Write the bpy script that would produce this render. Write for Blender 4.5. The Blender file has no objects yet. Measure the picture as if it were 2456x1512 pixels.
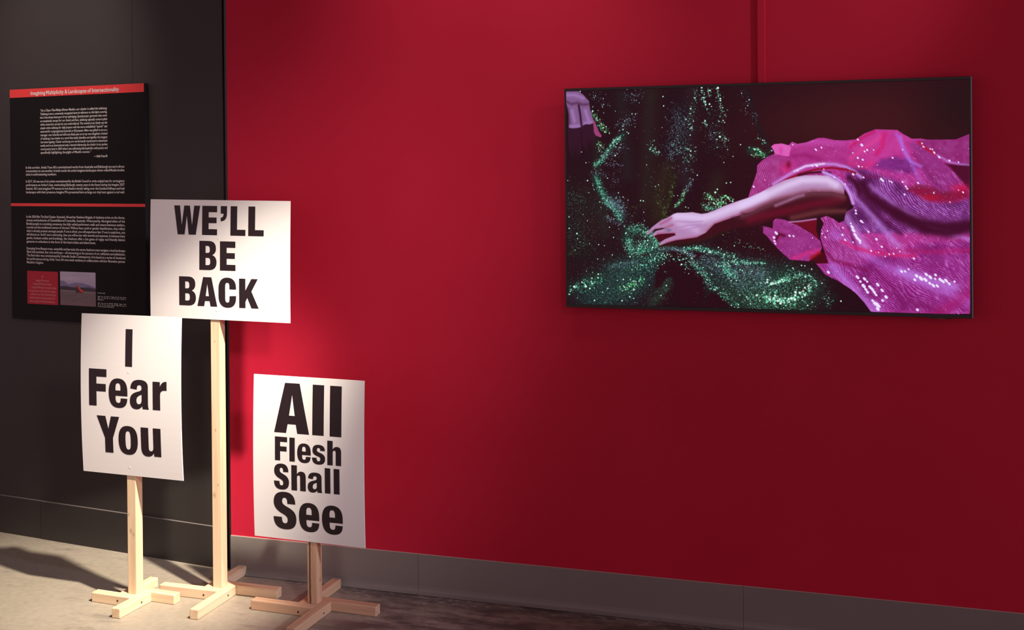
import bpy, bmesh, math, random
import numpy as np
from mathutils import Matrix, Vector

scene = bpy.context.scene
COL = scene.collection

# ------------------------------------------------------------------ camera
CAM_LOC = Vector((2.008, -4.122, 1.624))
YAW, PITCH, ROLL = 0.3065, -0.0058, -0.0085
def cam_axes():
    cy, sy, cp, sp = math.cos(YAW), math.sin(YAW), math.cos(PITCH), math.sin(PITCH)
    fwd = Vector((-sy*cp, cy*cp, sp)); right = Vector((cy, sy, 0)); up = right.cross(fwd)
    cr, sr = math.cos(ROLL), math.sin(ROLL)
    return cr*right + sr*up, -sr*right + cr*up, fwd
r_, u_, f_ = cam_axes()
cam = bpy.data.cameras.new('camera')
cam.sensor_width = 36.0
cam.lens = 36.0 * 2773.3 / 2456.0
cam.shift_y = (425.9 - 756.0) / 2456.0
cam.clip_start = 0.05
camo = bpy.data.objects.new('camera', cam)
COL.objects.link(camo)
M = Matrix(((r_.x, u_.x, -f_.x, CAM_LOC.x), (r_.y, u_.y, -f_.y, CAM_LOC.y), (r_.z, u_.z, -f_.z, CAM_LOC.z), (0, 0, 0, 1)))
camo.matrix_world = M
scene.camera = camo

# ------------------------------------------------------------------ light and exposure
vs = scene.view_settings
vs.view_transform = 'Standard'; vs.look = 'None'; vs.gamma = 1.0; vs.exposure = 0.0
vs.use_curve_mapping = False
world = bpy.data.worlds.new('dim_gallery'); scene.world = world
world.use_nodes = True
bgn = world.node_tree.nodes['Background']
bgn.inputs[0].default_value = (1.0, 0.64, 0.71, 1); bgn.inputs[1].default_value = 0.54

def spot(name, loc, target, power, cone, blend, col, radius=0.03):
    l = bpy.data.lights.new(name, 'SPOT')
    l.energy = power; l.spot_size = math.radians(cone); l.spot_blend = blend
    l.color = col; l.shadow_soft_size = radius
    o = bpy.data.objects.new(name, l); COL.objects.link(o)
    o.location = loc
    o.rotation_euler = (Vector(target) - Vector(loc)).to_track_quat('-Z', 'Y').to_euler()
    return o
# ceiling track spotlights out of frame; fill and graze added, cool set low
spot('spot_signs', (1.14, -1.15, 3.10), (-0.92, -0.26, -0.02), 1420, 26.5, 1.0, (1.0, 0.88, 0.72), 0.05)
spot('spot_fill', (2.90, -3.60, 3.30), (-0.44, 0.0, 0.88), 350, 27.5, 1.0, (1.0, 0.86, 0.79), 0.22)  # added fill, placed so its shadows drop behind the boards
spot('spot_panel', (-1.55, -1.30, 3.30), (-1.45, 0.12, 2.15), 110, 40, 1.0, (1.0, 0.86, 0.74), 0.05)
spot('spot_wall', (0.75, -1.10, 3.35), (0.62, 0.0, 2.35), 45, 60, 1.0, (1.0, 0.84, 0.74), 0.05)
spot('spot_cool', (4.30, -1.05, 1.95), (-0.06, -0.36, 0.08), 300, 15, 1.0, (0.80, 0.82, 1.0), 0.08)  # low unseen cool light, placed to rake the right-hand leg faces

spot('spot_graze', (3.60, -1.15, 3.35), (1.62, 0.0, 2.05), 75, 26, 1.0, (1.0, 0.86, 0.84), 0.10)  # added to light the right edge of the cable cover

# ------------------------------------------------------------------ helpers
def tag(o, label=None, cat=None, group=None, kind=None):
    if label: o['label'] = label
    if cat: o['category'] = cat
    if group: o['group'] = group
    if kind: o['kind'] = kind
    return o
def empty(name, loc=(0, 0, 0), rz=0.0):
    o = bpy.data.objects.new(name, None); COL.objects.link(o)
    o.location = loc; o.rotation_euler = (0, 0, rz); o.empty_display_size = 0.05
    return o
def link(name, bm, mat, parent=None, smooth=False):
    me = bpy.data.meshes.new(name); bm.to_mesh(me); bm.free()
    me.materials.append(mat)
    if smooth:
        for p in me.polygons: p.use_smooth = True
    o = bpy.data.objects.new(name, me); COL.objects.link(o)
    if parent: o.parent = parent
    return o
def box(bm, x0, x1, y0, y1, z0, z1):
    vs_ = [bm.verts.new(c) for c in ((x0,y0,z0),(x1,y0,z0),(x1,y1,z0),(x0,y1,z0),(x0,y0,z1),(x1,y0,z1),(x1,y1,z1),(x0,y1,z1))]
    for f in ((0,3,2,1),(4,5,6,7),(0,1,5,4),(1,2,6,5),(2,3,7,6),(3,0,4,7)):
        bm.faces.new([vs_[i] for i in f])
def bevel(bm, off, seg=2):
    bmesh.ops.bevel(bm, geom=list(bm.edges), offset=off, segments=seg, profile=0.5, affect='EDGES')
def boxmesh(dims, off=0.0, seg=2):
    bm = bmesh.new(); box(bm, *dims)
    if off: bevel(bm, off, seg)
    return bm
def extrude_profile(prof, x0, x1):
    """closed profile of (y, z) swept along x"""
    bm = bmesh.new()
    a = [bm.verts.new((x0, y, z)) for y, z in prof]; b = [bm.verts.new((x1, y, z)) for y, z in prof]
    n = len(prof)
    for i in range(n):
        bm.faces.new((a[i], a[(i+1) % n], b[(i+1) % n], b[i]))
    bm.faces.new(list(reversed(a))); bm.faces.new(b)
    bmesh.ops.recalc_face_normals(bm, faces=bm.faces)
    return bm
def disc(bm, c, r, axis, depth, n=14):
    """low domed disc whose face looks along axis ('-y' or '+x')"""
    def P(a, rr, d):
        u, v = rr*math.cos(a), rr*math.sin(a)
        return (c[0]+u, c[1]-d, c[2]+v) if axis == '-y' else (c[0]+d, c[1]+u, c[2]+v)
    rings = []
    for rr, d in ((r, 0.0), (r*.96, depth), (r*.55, depth), (r*.45, depth*.4)):
        rings.append([bm.verts.new(P(2*math.pi*i/n, rr, d)) for i in range(n)])
    for a, b in zip(rings, rings[1:]):
        for i in range(n): bm.faces.new((a[i], a[(i+1) % n], b[(i+1) % n], b[i]))
    bm.faces.new(rings[-1])
    bmesh.ops.recalc_face_normals(bm, faces=bm.faces)

# ------------------------------------------------------------------ materials
def mat(name, col, rough=0.6, spec=0.3, metal=0.0):
    m = bpy.data.materials.new(name); m.use_nodes = True
    b = m.node_tree.nodes['Principled BSDF']
    b.inputs['Base Color'].default_value = (*col, 1); b.inputs['Roughness'].default_value = rough
    b.inputs['Specular IOR Level'].default_value = spec; b.inputs['Metallic'].default_value = metal
    return m, m.node_tree, b
def N(nt, typ, **kw):
    n = nt.nodes.new(typ)
    for k, v in kw.items(): setattr(n, k, v)
    return n
def coords(nt, scale=(1, 1, 1), which='Object', rot=(0, 0, 0), loc=(0, 0, 0)):
    tc = N(nt, 'ShaderNodeTexCoord'); mp = N(nt, 'ShaderNodeMapping')
    mp.inputs['Scale'].default_value = scale; mp.inputs['Rotation'].default_value = rot; mp.inputs['Location'].default_value = loc
    nt.links.new(tc.outputs[which], mp.inputs['Vector'])
    return mp.outputs[0]
def noise(nt, vec, scale, detail=3, rough=0.55, out='Fac'):
    n = N(nt, 'ShaderNodeTexNoise'); n.inputs['Scale'].default_value = scale
    n.inputs['Detail'].default_value = detail; n.inputs['Roughness'].default_value = rough
    nt.links.new(vec, n.inputs['Vector']); return n.outputs[out]
def ramp(nt, fac, stops):
    r = N(nt, 'ShaderNodeValToRGB'); e = r.color_ramp.elements
    while len(e) < len(stops): e.new(0.5)
    for el, (p, c) in zip(e, stops):
        el.position = p; el.color = (*c, 1) if len(c) == 3 else c
    nt.links.new(fac, r.inputs['Fac']); return r.outputs['Color']
def mix(nt, fac, a, b, blend='MIX'):
    m = N(nt, 'ShaderNodeMix', data_type='RGBA', blend_type=blend)
    for s, v in ((m.inputs[0], fac), (m.inputs[6], a), (m.inputs[7], b)):
        if isinstance(v, (int, float)): s.default_value = v
        elif isinstance(v, tuple): s.default_value = (*v, 1)
        else: nt.links.new(v, s)
    return m.outputs[2]
def math_(nt, op, a, b=None):
    m = N(nt, 'ShaderNodeMath', operation=op)
    for s, v in ((m.inputs[0], a), (m.inputs[1], b)):
        if v is None: continue
        if isinstance(v, (int, float)): s.default_value = v
        else: nt.links.new(v, s)
    return m.outputs[0]
def bump(nt, b, h, strength, dist):
    n = N(nt, 'ShaderNodeBump'); n.inputs['Strength'].default_value = strength; n.inputs['Distance'].default_value = dist
    nt.links.new(h, n.inputs['Height']); nt.links.new(n.outputs[0], b.inputs['Normal'])

def painted(name, col, col2, rough, spec=0.3, stip=420, bs=0.25):
    m, nt, b = mat(name, col, rough, spec)
    v = coords(nt)
    c = mix(nt, ramp(nt, noise(nt, v, 2.2, 4), [(0.35, (0, 0, 0)), (0.7, (1, 1, 1))]), col, col2)
    nt.links.new(c, b.inputs['Base Color'])
    bump(nt, b, noise(nt, v, stip, 2), bs, 0.0012)
    return m
M_RED = painted('red_wall_paint', (0.60, 0.018, 0.054), (0.57, 0.015, 0.050), 0.62, 0.15)
M_BLACK = painted('black_wall_paint', (0.030, 0.026, 0.024), (0.034, 0.030, 0.028), 0.55, 0.35, 500, 0.15)
M_BLACKBASE = painted('black_plinth_paint', (0.027, 0.023, 0.021), (0.030, 0.026, 0.024), 0.48, 0.4, 200, 0.05)
M_TRIM = painted('black_metal_trim', (0.020, 0.018, 0.018), (0.024, 0.022, 0.021), 0.30, 0.5, 60, 0.08)
M_GREYBASE = painted('grey_vinyl_base', (0.225, 0.212, 0.198), (0.250, 0.235, 0.220), 0.42, 0.4, 160, 0.06)
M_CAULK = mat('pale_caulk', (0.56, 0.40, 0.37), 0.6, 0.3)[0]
M_HILITE = mat('plinth_highlight', (0.20, 0.175, 0.165), 0.6, 0.3)[0]  # pale grey paints the highlight along the black plinth's top
M_CEIL = mat('ceiling_paint', (0.10, 0.10, 0.10), 0.9)[0]

def make_floor():
    m, nt, b = mat('worn_concrete', (0.35, 0.30, 0.25), 0.42, 0.4)
    v = coords(nt)
    big = noise(nt, v, 1.1, 5, 0.6); fine = noise(nt, v, 38, 5, 0.65); sm = noise(nt, coords(nt, (1.2, 4.5, 1), loc=(3, 1, 0)), 2.6, 6, 0.7)
    c = ramp(nt, big, [(0.3, (0.295, 0.255, 0.20)), (0.7, (0.385, 0.335, 0.27))])
    c = mix(nt, 0.35, c, ramp(nt, fine, [(0.3, (0.24, 0.21, 0.165)), (0.7, (0.43, 0.38, 0.31))]))
    # dark scuffs
    c = mix(nt, math_(nt, 'MULTIPLY', ramp(nt, sm, [(0.56, (0, 0, 0)), (0.68, (1, 1, 1))]), 0.45), c, (0.10, 0.085, 0.075))
    # scraped, dusty strip of old paint and putty along the foot of the red wall
    sep = N(nt, 'ShaderNodeSeparateXYZ'); nt.links.new(v, sep.inputs[0])
    y = sep.outputs['Y']; x = sep.outputs['X']
    wob = math_(nt, 'ADD', y, math_(nt, 'MULTIPLY', math_(nt, 'SUBTRACT', noise(nt, v, 7, 3), 0.5), 0.10))
    strip = ramp(nt, math_(nt, 'ADD', math_(nt, 'MULTIPLY', wob, 4.0), 1.0), [(0.55, (0, 0, 0)), (0.78, (1, 1, 1))])
    right = ramp(nt, math_(nt, 'ADD', math_(nt, 'MULTIPLY', x, 0.5), 0.5), [(0.30, (0, 0, 0)), (0.48, (1, 1, 1))])
    chips = ramp(nt, noise(nt, coords(nt, (1, 1.6, 1)), 26, 6, 0.72), [(0.52, (0, 0, 0)), (0.60, (1, 1, 1))])
    k = math_(nt, 'MULTIPLY', math_(nt, 'MULTIPLY', strip, right), 1.0)
    c = mix(nt, math_(nt, 'MULTIPLY', k, 0.55), c, (0.19, 0.165, 0.155))
    c = mix(nt, math_(nt, 'MULTIPLY', math_(nt, 'MULTIPLY', k, chips), 0.9), c, (0.56, 0.52, 0.48))
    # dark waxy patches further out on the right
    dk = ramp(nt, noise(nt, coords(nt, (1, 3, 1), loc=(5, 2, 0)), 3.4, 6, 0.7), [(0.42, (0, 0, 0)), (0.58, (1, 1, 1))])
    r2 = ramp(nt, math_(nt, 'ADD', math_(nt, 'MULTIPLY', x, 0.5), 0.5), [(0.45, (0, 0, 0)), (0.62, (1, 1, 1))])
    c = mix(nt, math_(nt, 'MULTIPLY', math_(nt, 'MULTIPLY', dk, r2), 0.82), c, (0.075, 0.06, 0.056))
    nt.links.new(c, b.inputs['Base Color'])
    nt.links.new(math_(nt, 'ADD', math_(nt, 'MULTIPLY', big, 0.25), 0.34), b.inputs['Roughness'])
    h = math_(nt, 'ADD', fine, math_(nt, 'MULTIPLY', math_(nt, 'MULTIPLY', k, chips), 2.2))
    bump(nt, b, h, 0.35, 0.002)
    return m
M_FLOOR = make_floor()

def wood(name, axis, light, dark, seed, knots=(), streak=None):
    """pine with the grain along one local axis; knots = (x, y, z, radius) in local space"""
    m, nt, b = mat(name, light, 0.55, 0.3)
    sc = [26, 26, 26]; sc['xyz'.index(axis)] = 1.1
    v = coords(nt, tuple(sc), loc=(seed, seed*.7, seed*1.3))
    g = noise(nt, v, 2.2, 5, 0.6)
    fine = noise(nt, coords(nt, tuple(s*6 if s > 2 else s*3 for s in sc), loc=(seed, 0, seed)), 1.6, 3)
    c = ramp(nt, g, [(0.32, dark), (0.52, light), (0.75, tuple(min(1, q*1.06) for q in light))])
    c = mix(nt, 0.22, c, ramp(nt, fine, [(0.35, dark), (0.6, light)]))
    ov = coords(nt)
    for kx, ky, kz, kr in knots:
        d = N(nt, 'ShaderNodeVectorMath', operation='DISTANCE')
        vv = N(nt, 'ShaderNodeVectorMath', operation='MULTIPLY'); vv.inputs[1].default_value = (1, 1, .62) if axis == 'z' else (.62, 1, 1)
        nt.links.new(ov, vv.inputs[0]); nt.links.new(vv.outputs[0], d.inputs[0])
        d.inputs[1].default_value = (kx, ky, kz*.62) if axis == 'z' else (kx*.62, ky, kz)
        dist = math_(nt, 'ADD', d.outputs['Value'], math_(nt, 'MULTIPLY', math_(nt, 'SUBTRACT', noise(nt, ov, 120, 2), .5), kr*.8))
        fac = ramp(nt, math_(nt, 'DIVIDE', dist, kr*1.6), [(0.2, (0.6, 0.6, 0.6)), (0.9, (0, 0, 0))])
        c = mix(nt, fac, c, tuple(q*.5 for q in dark))
    if streak:
        sep = N(nt, 'ShaderNodeSeparateXYZ'); nt.links.new(ov, sep.inputs[0])
        w = math_(nt, 'ADD', sep.outputs['X'], math_(nt, 'MULTIPLY', math_(nt, 'SUBTRACT', noise(nt, coords(nt, (1, 1, 9)), 3, 3), .5), .007))
        w = math_(nt, 'ABSOLUTE', math_(nt, 'SUBTRACT', w, streak[0]))
        fac = ramp(nt, math_(nt, 'DIVIDE', w, streak[1]), [(0.3, (.9, .9, .9)), (1.0, (0, 0, 0))])
        front = math_(nt, 'LESS_THAN', sep.outputs['Y'], -0.015)
        c = mix(nt, math_(nt, 'MULTIPLY', fac, front), c, (0.05, 0.028, 0.015))
    nt.links.new(c, b.inputs['Base Color'])
    bump(nt, b, g, 0.12, 0.0015)
    return m
PINE = ((0.77, 0.60, 0.40), (0.66, 0.46, 0.27))
PINE2 = ((0.76, 0.58, 0.40), (0.64, 0.44, 0.27))
PINE3 = ((0.63, 0.41, 0.265), (0.50, 0.29, 0.175))

def make_board_mat():
    m, nt, b = mat('white_corrugated_plastic', (0.82, 0.81, 0.80), 0.45, 0.35)
    v = coords(nt)
    w = N(nt, 'ShaderNodeTexWave', wave_type='BANDS', bands_direction='Z'); w.inputs['Scale'].default_value = 64
    nt.links.new(v, w.inputs['Vector'])
    c = mix(nt, w.outputs['Fac'], (0.815, 0.81, 0.805), (0.83, 0.825, 0.82))
    nt.links.new(c, b.inputs['Base Color'])
    bump(nt, b, w.outputs['Fac'], 0.05, 0.0006)
    return m
M_BOARD = make_board_mat()
M_INK = mat('black_sign_print', (0.018, 0.010, 0.013), 0.45, 0.35)[0]
M_CAP = mat('white_screw_cap', (0.80, 0.78, 0.77), 0.5)[0]
M_SCREW = mat('dark_screw', (0.075, 0.05, 0.03), 0.5, 0.4)[0]

# ------------------------------------------------------------------ the setting
def structure(name, bm, m, parent=None):
    o = link(name, bm, m, parent)
    if not parent: o['kind'] = 'structure'
    return o
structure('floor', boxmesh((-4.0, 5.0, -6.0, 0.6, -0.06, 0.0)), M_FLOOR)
structure('ceiling', boxmesh((-4.0, 5.0, -6.0, 0.8, 3.75, 3.80)), M_CEIL)
structure('wall_back', boxmesh((-0.506, 5.0, 0.0, 0.14, 0.0, 3.75)), M_RED)
# the black wall meets the red one at a slight angle
W_ORG = Vector((-0.6199, 0.0420, 0.0)); W_RZ = math.radians(-6.7677)
wl = structure('wall_left', boxmesh((-3.4, 0.074, 0.012, 0.13, 0.0, 3.75)), M_BLACK)
wl.location = W_ORG; wl.rotation_euler = (0, 0, W_RZ)
for a, b in ((-2.838, -1.6194), (-1.6186, -0.3990), (-0.3982, 0.074)):
    structure('wall_panel', boxmesh((a, b, 0.0, 0.0118, 0.0, 3.75), 0.0006, 1), M_BLACK, wl)
bl = empty('baseboard_left', W_ORG, W_RZ); bl['kind'] = 'structure'
for a, b, t in ((-3.4, -0.9434, 0.0075), (-0.9428, 0.0735, 0.0095)):
    bm = boxmesh((a, b, -t, -0.0002, 0.0008, 0.1685), 0.0018, 2)
    st = link('base_strip', bm, M_BLACKBASE, bl)
    link('top_highlight', boxmesh((a+.001, b-.001, -t+.0006, -.0003, 0.1684, 0.1697)), M_HILITE, st)  # thin strip coloured as the highlight on the upper edge
# black jamb between the two walls
t1 = structure('trim_1', boxmesh((0.0775, 0.0965, 0.004, 0.06, 0.0, 3.75), 0.005, 3), M_TRIM)
t1.location = W_ORG; t1.rotation_euler = (0, 0, W_RZ)
t2 = structure('trim_2', boxmesh((0.0975, 0.1135, 0.022, 0.06, 0.0, 3.75), 0.002, 1), M_TRIM)
t2.location = W_ORG; t2.rotation_euler = (0, 0, W_RZ)
# grey vinyl cove base along the red wall, three lengths
bb = empty('baseboard_back', (0, 0, 0)); bb['kind'] = 'structure'
prof = [(-0.0002, 0.1518), (-0.0050, 0.1518), (-0.0058, 0.1506), (-0.0058, 0.030), (-0.0072, 0.020), (-0.0108, 0.0115), (-0.0160, 0.0065), (-0.0205, 0.0045), (-0.0215, 0.0030), (-0.0212, 0.0016), (-0.0002, 0.0016)]
for a, b in ((-0.5055, 0.3130), (0.3142, 1.5465), (1.5475, 5.0)):
    st = link('base_strip', extrude_profile(prof, a, b), M_GREYBASE, bb)
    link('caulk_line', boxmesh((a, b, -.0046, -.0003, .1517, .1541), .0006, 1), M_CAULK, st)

# red cable cover running up from the television
cc = link('cable_cover', boxmesh((1.6080, 1.6385, -0.0150, -0.0002, 1.875, 3.75), 0.0042, 2), M_RED)
tag(cc, 'red painted cable cover running up the wall above the television', 'cable cover')

# ------------------------------------------------------------------ lettering for the signs
GLYPH = {
'W': ["M0,100 L20,100 L27,33 L34.5,100 L54,100 L62,33 L68.5,100 L89,100 L75,0 L50.6,0 L43.9,65 L36.8,0 L13,0 Z"],
'E': ["M0,0 L52,0 L52,20.5 L22.5,20.5 L22.5,41 L50,41 L50,60.5 L22.5,60.5 L22.5,78.5 L51.5,78.5 L51.5,100 L0,100 Z"],
"'": ["M0,160 L67,160 L67,80 C67,25 40,0 0,0 L0,38 C20,40 30,52 30,80 L0,80 Z"],
'L': ["M0,0 L52,0 L52,20.5 L23,20.5 L23,100 L0,100 Z"],
'B': ["M0,0 L32,0 C50,0 59,9 59,27 C59,40 54,48 44,52 C53,56 57,63 57,74 C57,91 49,100 32,100 L0,100 Z", "M21.5,17 L29,17 C36,17 37.5,21 37.5,29 C37.5,38 36,42 29,42 L21.5,42 Z", "M21.5,59 L28,59 C35,59 36,63 36,70 C36,79 34,83 28,83 L21.5,83 Z"],
'A': ["M0,0 L23,0 L26,18 L41.5,18 L44.5,0 L67,0 L48,100 L20,100 Z", "M28.5,35 L39.5,35 L34,77 Z"],
'C': ["M59,61.5 L59,67 C59,89 48,101 30,101 C11,101 0,88 0,62 L0,38 C0,12 11,-1 30,-1 C49,-1 59,11 59,34 L59,40 L37,38.5 L37,32 C37,21 35,16.5 30,16.5 C24.5,16.5 22.5,21 22.5,32 L22.5,68 C22.5,79 24.5,83.5 30,83.5 C35,83.5 37,79 37,70 L37,61.5 Z"],
'K': ["M0,0 L21.5,0 L21.5,21 L28,35 L42,0 L66.5,0 L42,57 L64,100 L42,100 L21.5,60 L21.5,100 L0,100 Z"],
'I': ["M0,0 L20,0 L20,100 L0,100 Z"],
'l': ["M0,0 L20,0 L20,100 L0,100 Z"],
'F': ["M0,0 L20.5,0 L20.5,39.5 L46,39.5 L46,60 L20.5,60 L20.5,79 L48,79 L48,100 L0,100 Z"],
'e': ["M64,41 L64,55 C64,86 53,100 32,100 C11,100 0,84 0,51 C0,16 11,0 33,0 C53,0 63,10 63.5,33 L41,33 C41,22 39,17 33.5,17 C26,17 23.5,22 23.5,35 L23.5,41 Z", "M23.5,59 L23.5,66 C23.5,79 26,84 32,84 C38,84 40.5,79 40.5,68 L40.5,59 Z"],
'a': ["M2,69 L24,66 C24.5,78 27,82 33,82 C38,82 40.5,79 40.5,72 C40.5,65 37,62 26,59 C8,53 0,45 0,26 C0,9 8,-1 21,-1 C30,-1 37,3 42,11 C42.5,7 43,4 44,1 L65,1 C63,5 62,10 62,20 L62,76 C62,92 53,100 34,100 C12,100 3,90 2,69 Z", "M40.5,50 C30,46 22.5,41 22.5,29 C22.5,21 25,17 30,17 C37,17 40.5,23 40.5,33 Z"],
'r': ["M0,0 L26,0 L26,50 C26,66 33,71 49,69 L49,100 C38,101 30,95 25.5,82 L25.5,98 L0,98 Z"],
'Y': ["M0,100 L23.5,100 L31,65 L38.5,100 L61,100 L42.5,40 L42.5,0 L21,0 L21,40 Z"],
'o': ["M33,100 C11,100 0,85 0,50 C0,15 11,0 33,0 C55,0 66,15 66,50 C66,85 55,100 33,100 Z", "M33,82 C40,82 42,74 42,50 C42,26 40,18 33,18 C26,18 24,26 24,50 C24,74 26,82 33,82 Z"],
'u': ["M0,100 L26,100 L26,33 C26,22 28,18.5 33,18.5 C39,18.5 42,23 42,36 L42,100 L68,100 L68,1 L44,1 L43,12 C38,3 31,-1 22,-1 C7,-1 0,9 0,31 Z"],
's': ["M64,70 C64,90 54,100 33,100 C12,100 2,90 2,70 C2,55 9,47 28,41 C38,38 41,35 41,28 C41,20 38,16 32.5,16 C25,16 23,21 23,33 L0,33 C0,10 11,-1 32,-1 C54,-1 65,9 65,30 C65,46 56,54 39,60 C27,64 24.5,67 24.5,73 C24.5,80 27,84 32,84 C39,84 41,79 41,70 Z"],
'S': ["M58,69 C58,91 48,101 30,101 C11,101 1,91 1,73 C1,58 8,49 24,41 C34,36 37,32 37,26 C37,19 34.5,15.5 30,15.5 C24,15.5 22,20 22,32 L0,32 C0,10 10,-1 30,-1 C50,-1 60,9 60,29 C60,45 53,53 36,61 C26,66 23.5,69 23.5,75 C23.5,82 26,85 30,85 C35.5,85 37,80 37,69 Z"],
'h': ["M0,100 L22,100 L22,66 C26,73 31,77 39,77 C51,77 56,69 56,55 L56,0 L34,0 L34,51 C34,58 33,61 28.5,61 C24,61 22,57 22,50 L22,0 L0,0 Z"],
}
def parse(path, n=9):
    pts = []; toks = path.replace('M', ' M ').replace('L', ' L ').replace('C', ' C ').replace('Z', ' Z ').split()
    i = 0
    P = lambda s: tuple(float(q) for q in s.split(','))
    cmd = None
    while i < len(toks):
        t = toks[i]
        if t in 'MLCZ': cmd = t; i += 1; continue
        if cmd in 'ML': pts.append(P(t)); i += 1
        elif cmd == 'C':
            a, b, c, d = pts[-1], P(toks[i]), P(toks[i+1]), P(toks[i+2]); i += 3
            for k in range(1, n+1):
                s = k/n; q = 1-s
                pts.append(tuple(q**3*a[j]+3*q*q*s*b[j]+3*q*s*s*c[j]+s**3*d[j] for j in (0, 1)))
    if math.dist(pts[0], pts[-1]) < 1e-6: pts.pop()
    return pts
def fill_contours(bm, contours, fn):
    """triangulate outlines (outer first, then holes) and lay them through fn(x, z)"""
    es = []
    for c in contours:
        v = [bm.verts.new((x, 0.0, z)) for x, z in c]
        es += [bm.edges.new((v[i], v[(i+1) % len(v)])) for i in range(len(v))]
    bmesh.ops.triangle_fill(bm, use_beauty=True, use_dissolve=False, edges=es, normal=(0, -1, 0))
def word_mesh(letters, curve_y):
    """letters: (glyph, x0, x1, z0, z1) in metres on the board face"""
    bm = bmesh.new()
    for g, x0, x1, z0, z1 in letters:
        cs = [parse(p) for p in GLYPH[g]]
        xs = [p[0] for p in cs[0]]; zs = [p[1] for p in cs[0]]
        ax, bx, az, bz = min(xs), max(xs), min(zs), max(zs)
        cs = [[(x0+(p[0]-ax)/(bx-ax)*(x1-x0), z0+(p[1]-az)/(bz-az)*(z1-z0)) for p in c] for c in cs]
        tmp = bmesh.new(); fill_contours(tmp, cs, None)
        z = z0 + .012
        while z < z1:
            bmesh.ops.bisect_plane(tmp, geom=list(tmp.verts)+list(tmp.edges)+list(tmp.faces), plane_co=(0, 0, z), plane_no=(0, 0, 1)); z += .02
        me = bpy.data.meshes.new('tmp'); tmp.to_mesh(me); tmp.free(); bm.from_mesh(me); bpy.data.meshes.remove(me)
    for f in bm.faces:
        f.normal_update()
        if f.normal.y > 0: f.normal_flip()
    for v in bm.verts: v.co.y = curve_y(v.co.z) - 0.0005
    return bm

# ------------------------------------------------------------------ the three placard stands
T = 0.0370; H = 0.0200; TB = 0.0042
def placard(info):
    root = empty('placard_stand', (info['x'], info['y'], 0), info['rz'])
    tag(root, info['label'], 'sign', 'wooden protest placard stands')
    w, h = info['size']; zc, tilt, off, bow = info['zc'], info['tilt'], info['off'], info['bow']
    post_top = zc + min(h*.40, .26)
    link('post', boxmesh((-H, H, -H, H, 0.0, post_top), .0022, 2), wood('pine_post_'+info['key'], 'z', *info['pine'], info['seed'], info['knots'], info.get('streak')), root)
    # legs pinwheel round the post
    L1, L2 = info['legs']
    wl_ = wood('pine_leg_'+info['key'], 'x', *info['pine'], info['seed']+3.1, info.get('legknots', ()))
    def leg(length, loc, rz):
        o = link('leg', boxmesh((0, length, -T/2, T/2, 0.0, T), .0032, 2), wl_, root)
        o.location = loc; o.rotation_euler = (0, 0, rz)
        return o
    # each leg: local +x runs outward from its flush end
    leg(L1, (H, -H-T/2, 0), math.pi)
    leg(L2, (H+T/2, H, 0), -math.pi/2)
    leg(L1, (-H, H+T/2, 0), 0)
    leg(L2, (-H-T/2, -H, 0), math.pi/2)
    # screw heads on the two faces turned to the viewer
    bm = bmesh.new(); disc(bm, (-H-T/2, -H-T, T*info['scr'][0]), .0042, '-y', .0005); s = link('screw', bm, M_SCREW); kids = [o for o in root.children if o.name.startswith('leg')]
    def attach(s_, k):
        s_.parent = kids[k]; s_.matrix_parent_inverse = (Matrix.Translation(kids[k].location) @ kids[k].rotation_euler.to_matrix().to_4x4()).inverted()
    attach(s, 0)
    bm = bmesh.new(); disc(bm, (H+T, -H-T/2, T*info['scr'][1]), .0042, '+x', .0005); s = link('screw', bm, M_SCREW); attach(s, 1)
    # the board, bowed about its horizontal axis
    cy = lambda z: -bow*(1-(z/(h/2))**2)
    bm = bmesh.new(); n = 22; F = []; B = []
    for i in range(n+1):
        z = -h/2 + h*i/n
        F.append([bm.verts.new((sx*w/2, cy(z), z)) for sx in (-1, 1)]); B.append([bm.verts.new((sx*w/2, cy(z)+TB, z)) for sx in (-1, 1)])
    for i in range(n):
        bm.faces.new((F[i][0], F[i][1], F[i+1][1], F[i+1][0])); bm.faces.new((B[i][1], B[i][0], B[i+1][0], B[i+1][1]))
        bm.faces.new((B[i][0], F[i][0], F[i+1][0], B[i+1][0])); bm.faces.new((F[i][1], B[i][1], B[i+1][1], F[i+1][1]))
    bm.faces.new((F[0][1], F[0][0], B[0][0], B[0][1])); bm.faces.new((F[n][0], F[n][1], B[n][1], B[n][0]))
    bd = link('sign_board', bm, M_BOARD, root)
    bd.location = (off*math.cos(0), -H-TB-.0002, zc); bd.rotation_euler = (info['lean'], -tilt, 0)
    for words in info['words']:
        o = link('lettering', word_mesh([(g, a/1000, b/1000, c/1000, d/1000) for g, a, b, c, d in words], cy), M_INK, bd)
    for px, pz in info['caps']:
        bm = bmesh.new(); z = pz/1000
        disc(bm, (px/1000, cy(z)+.0001, z), .0045, '-y', .0003, 16); link('screw_cap', bm, M_CAP, bd, True)
    return root

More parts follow.
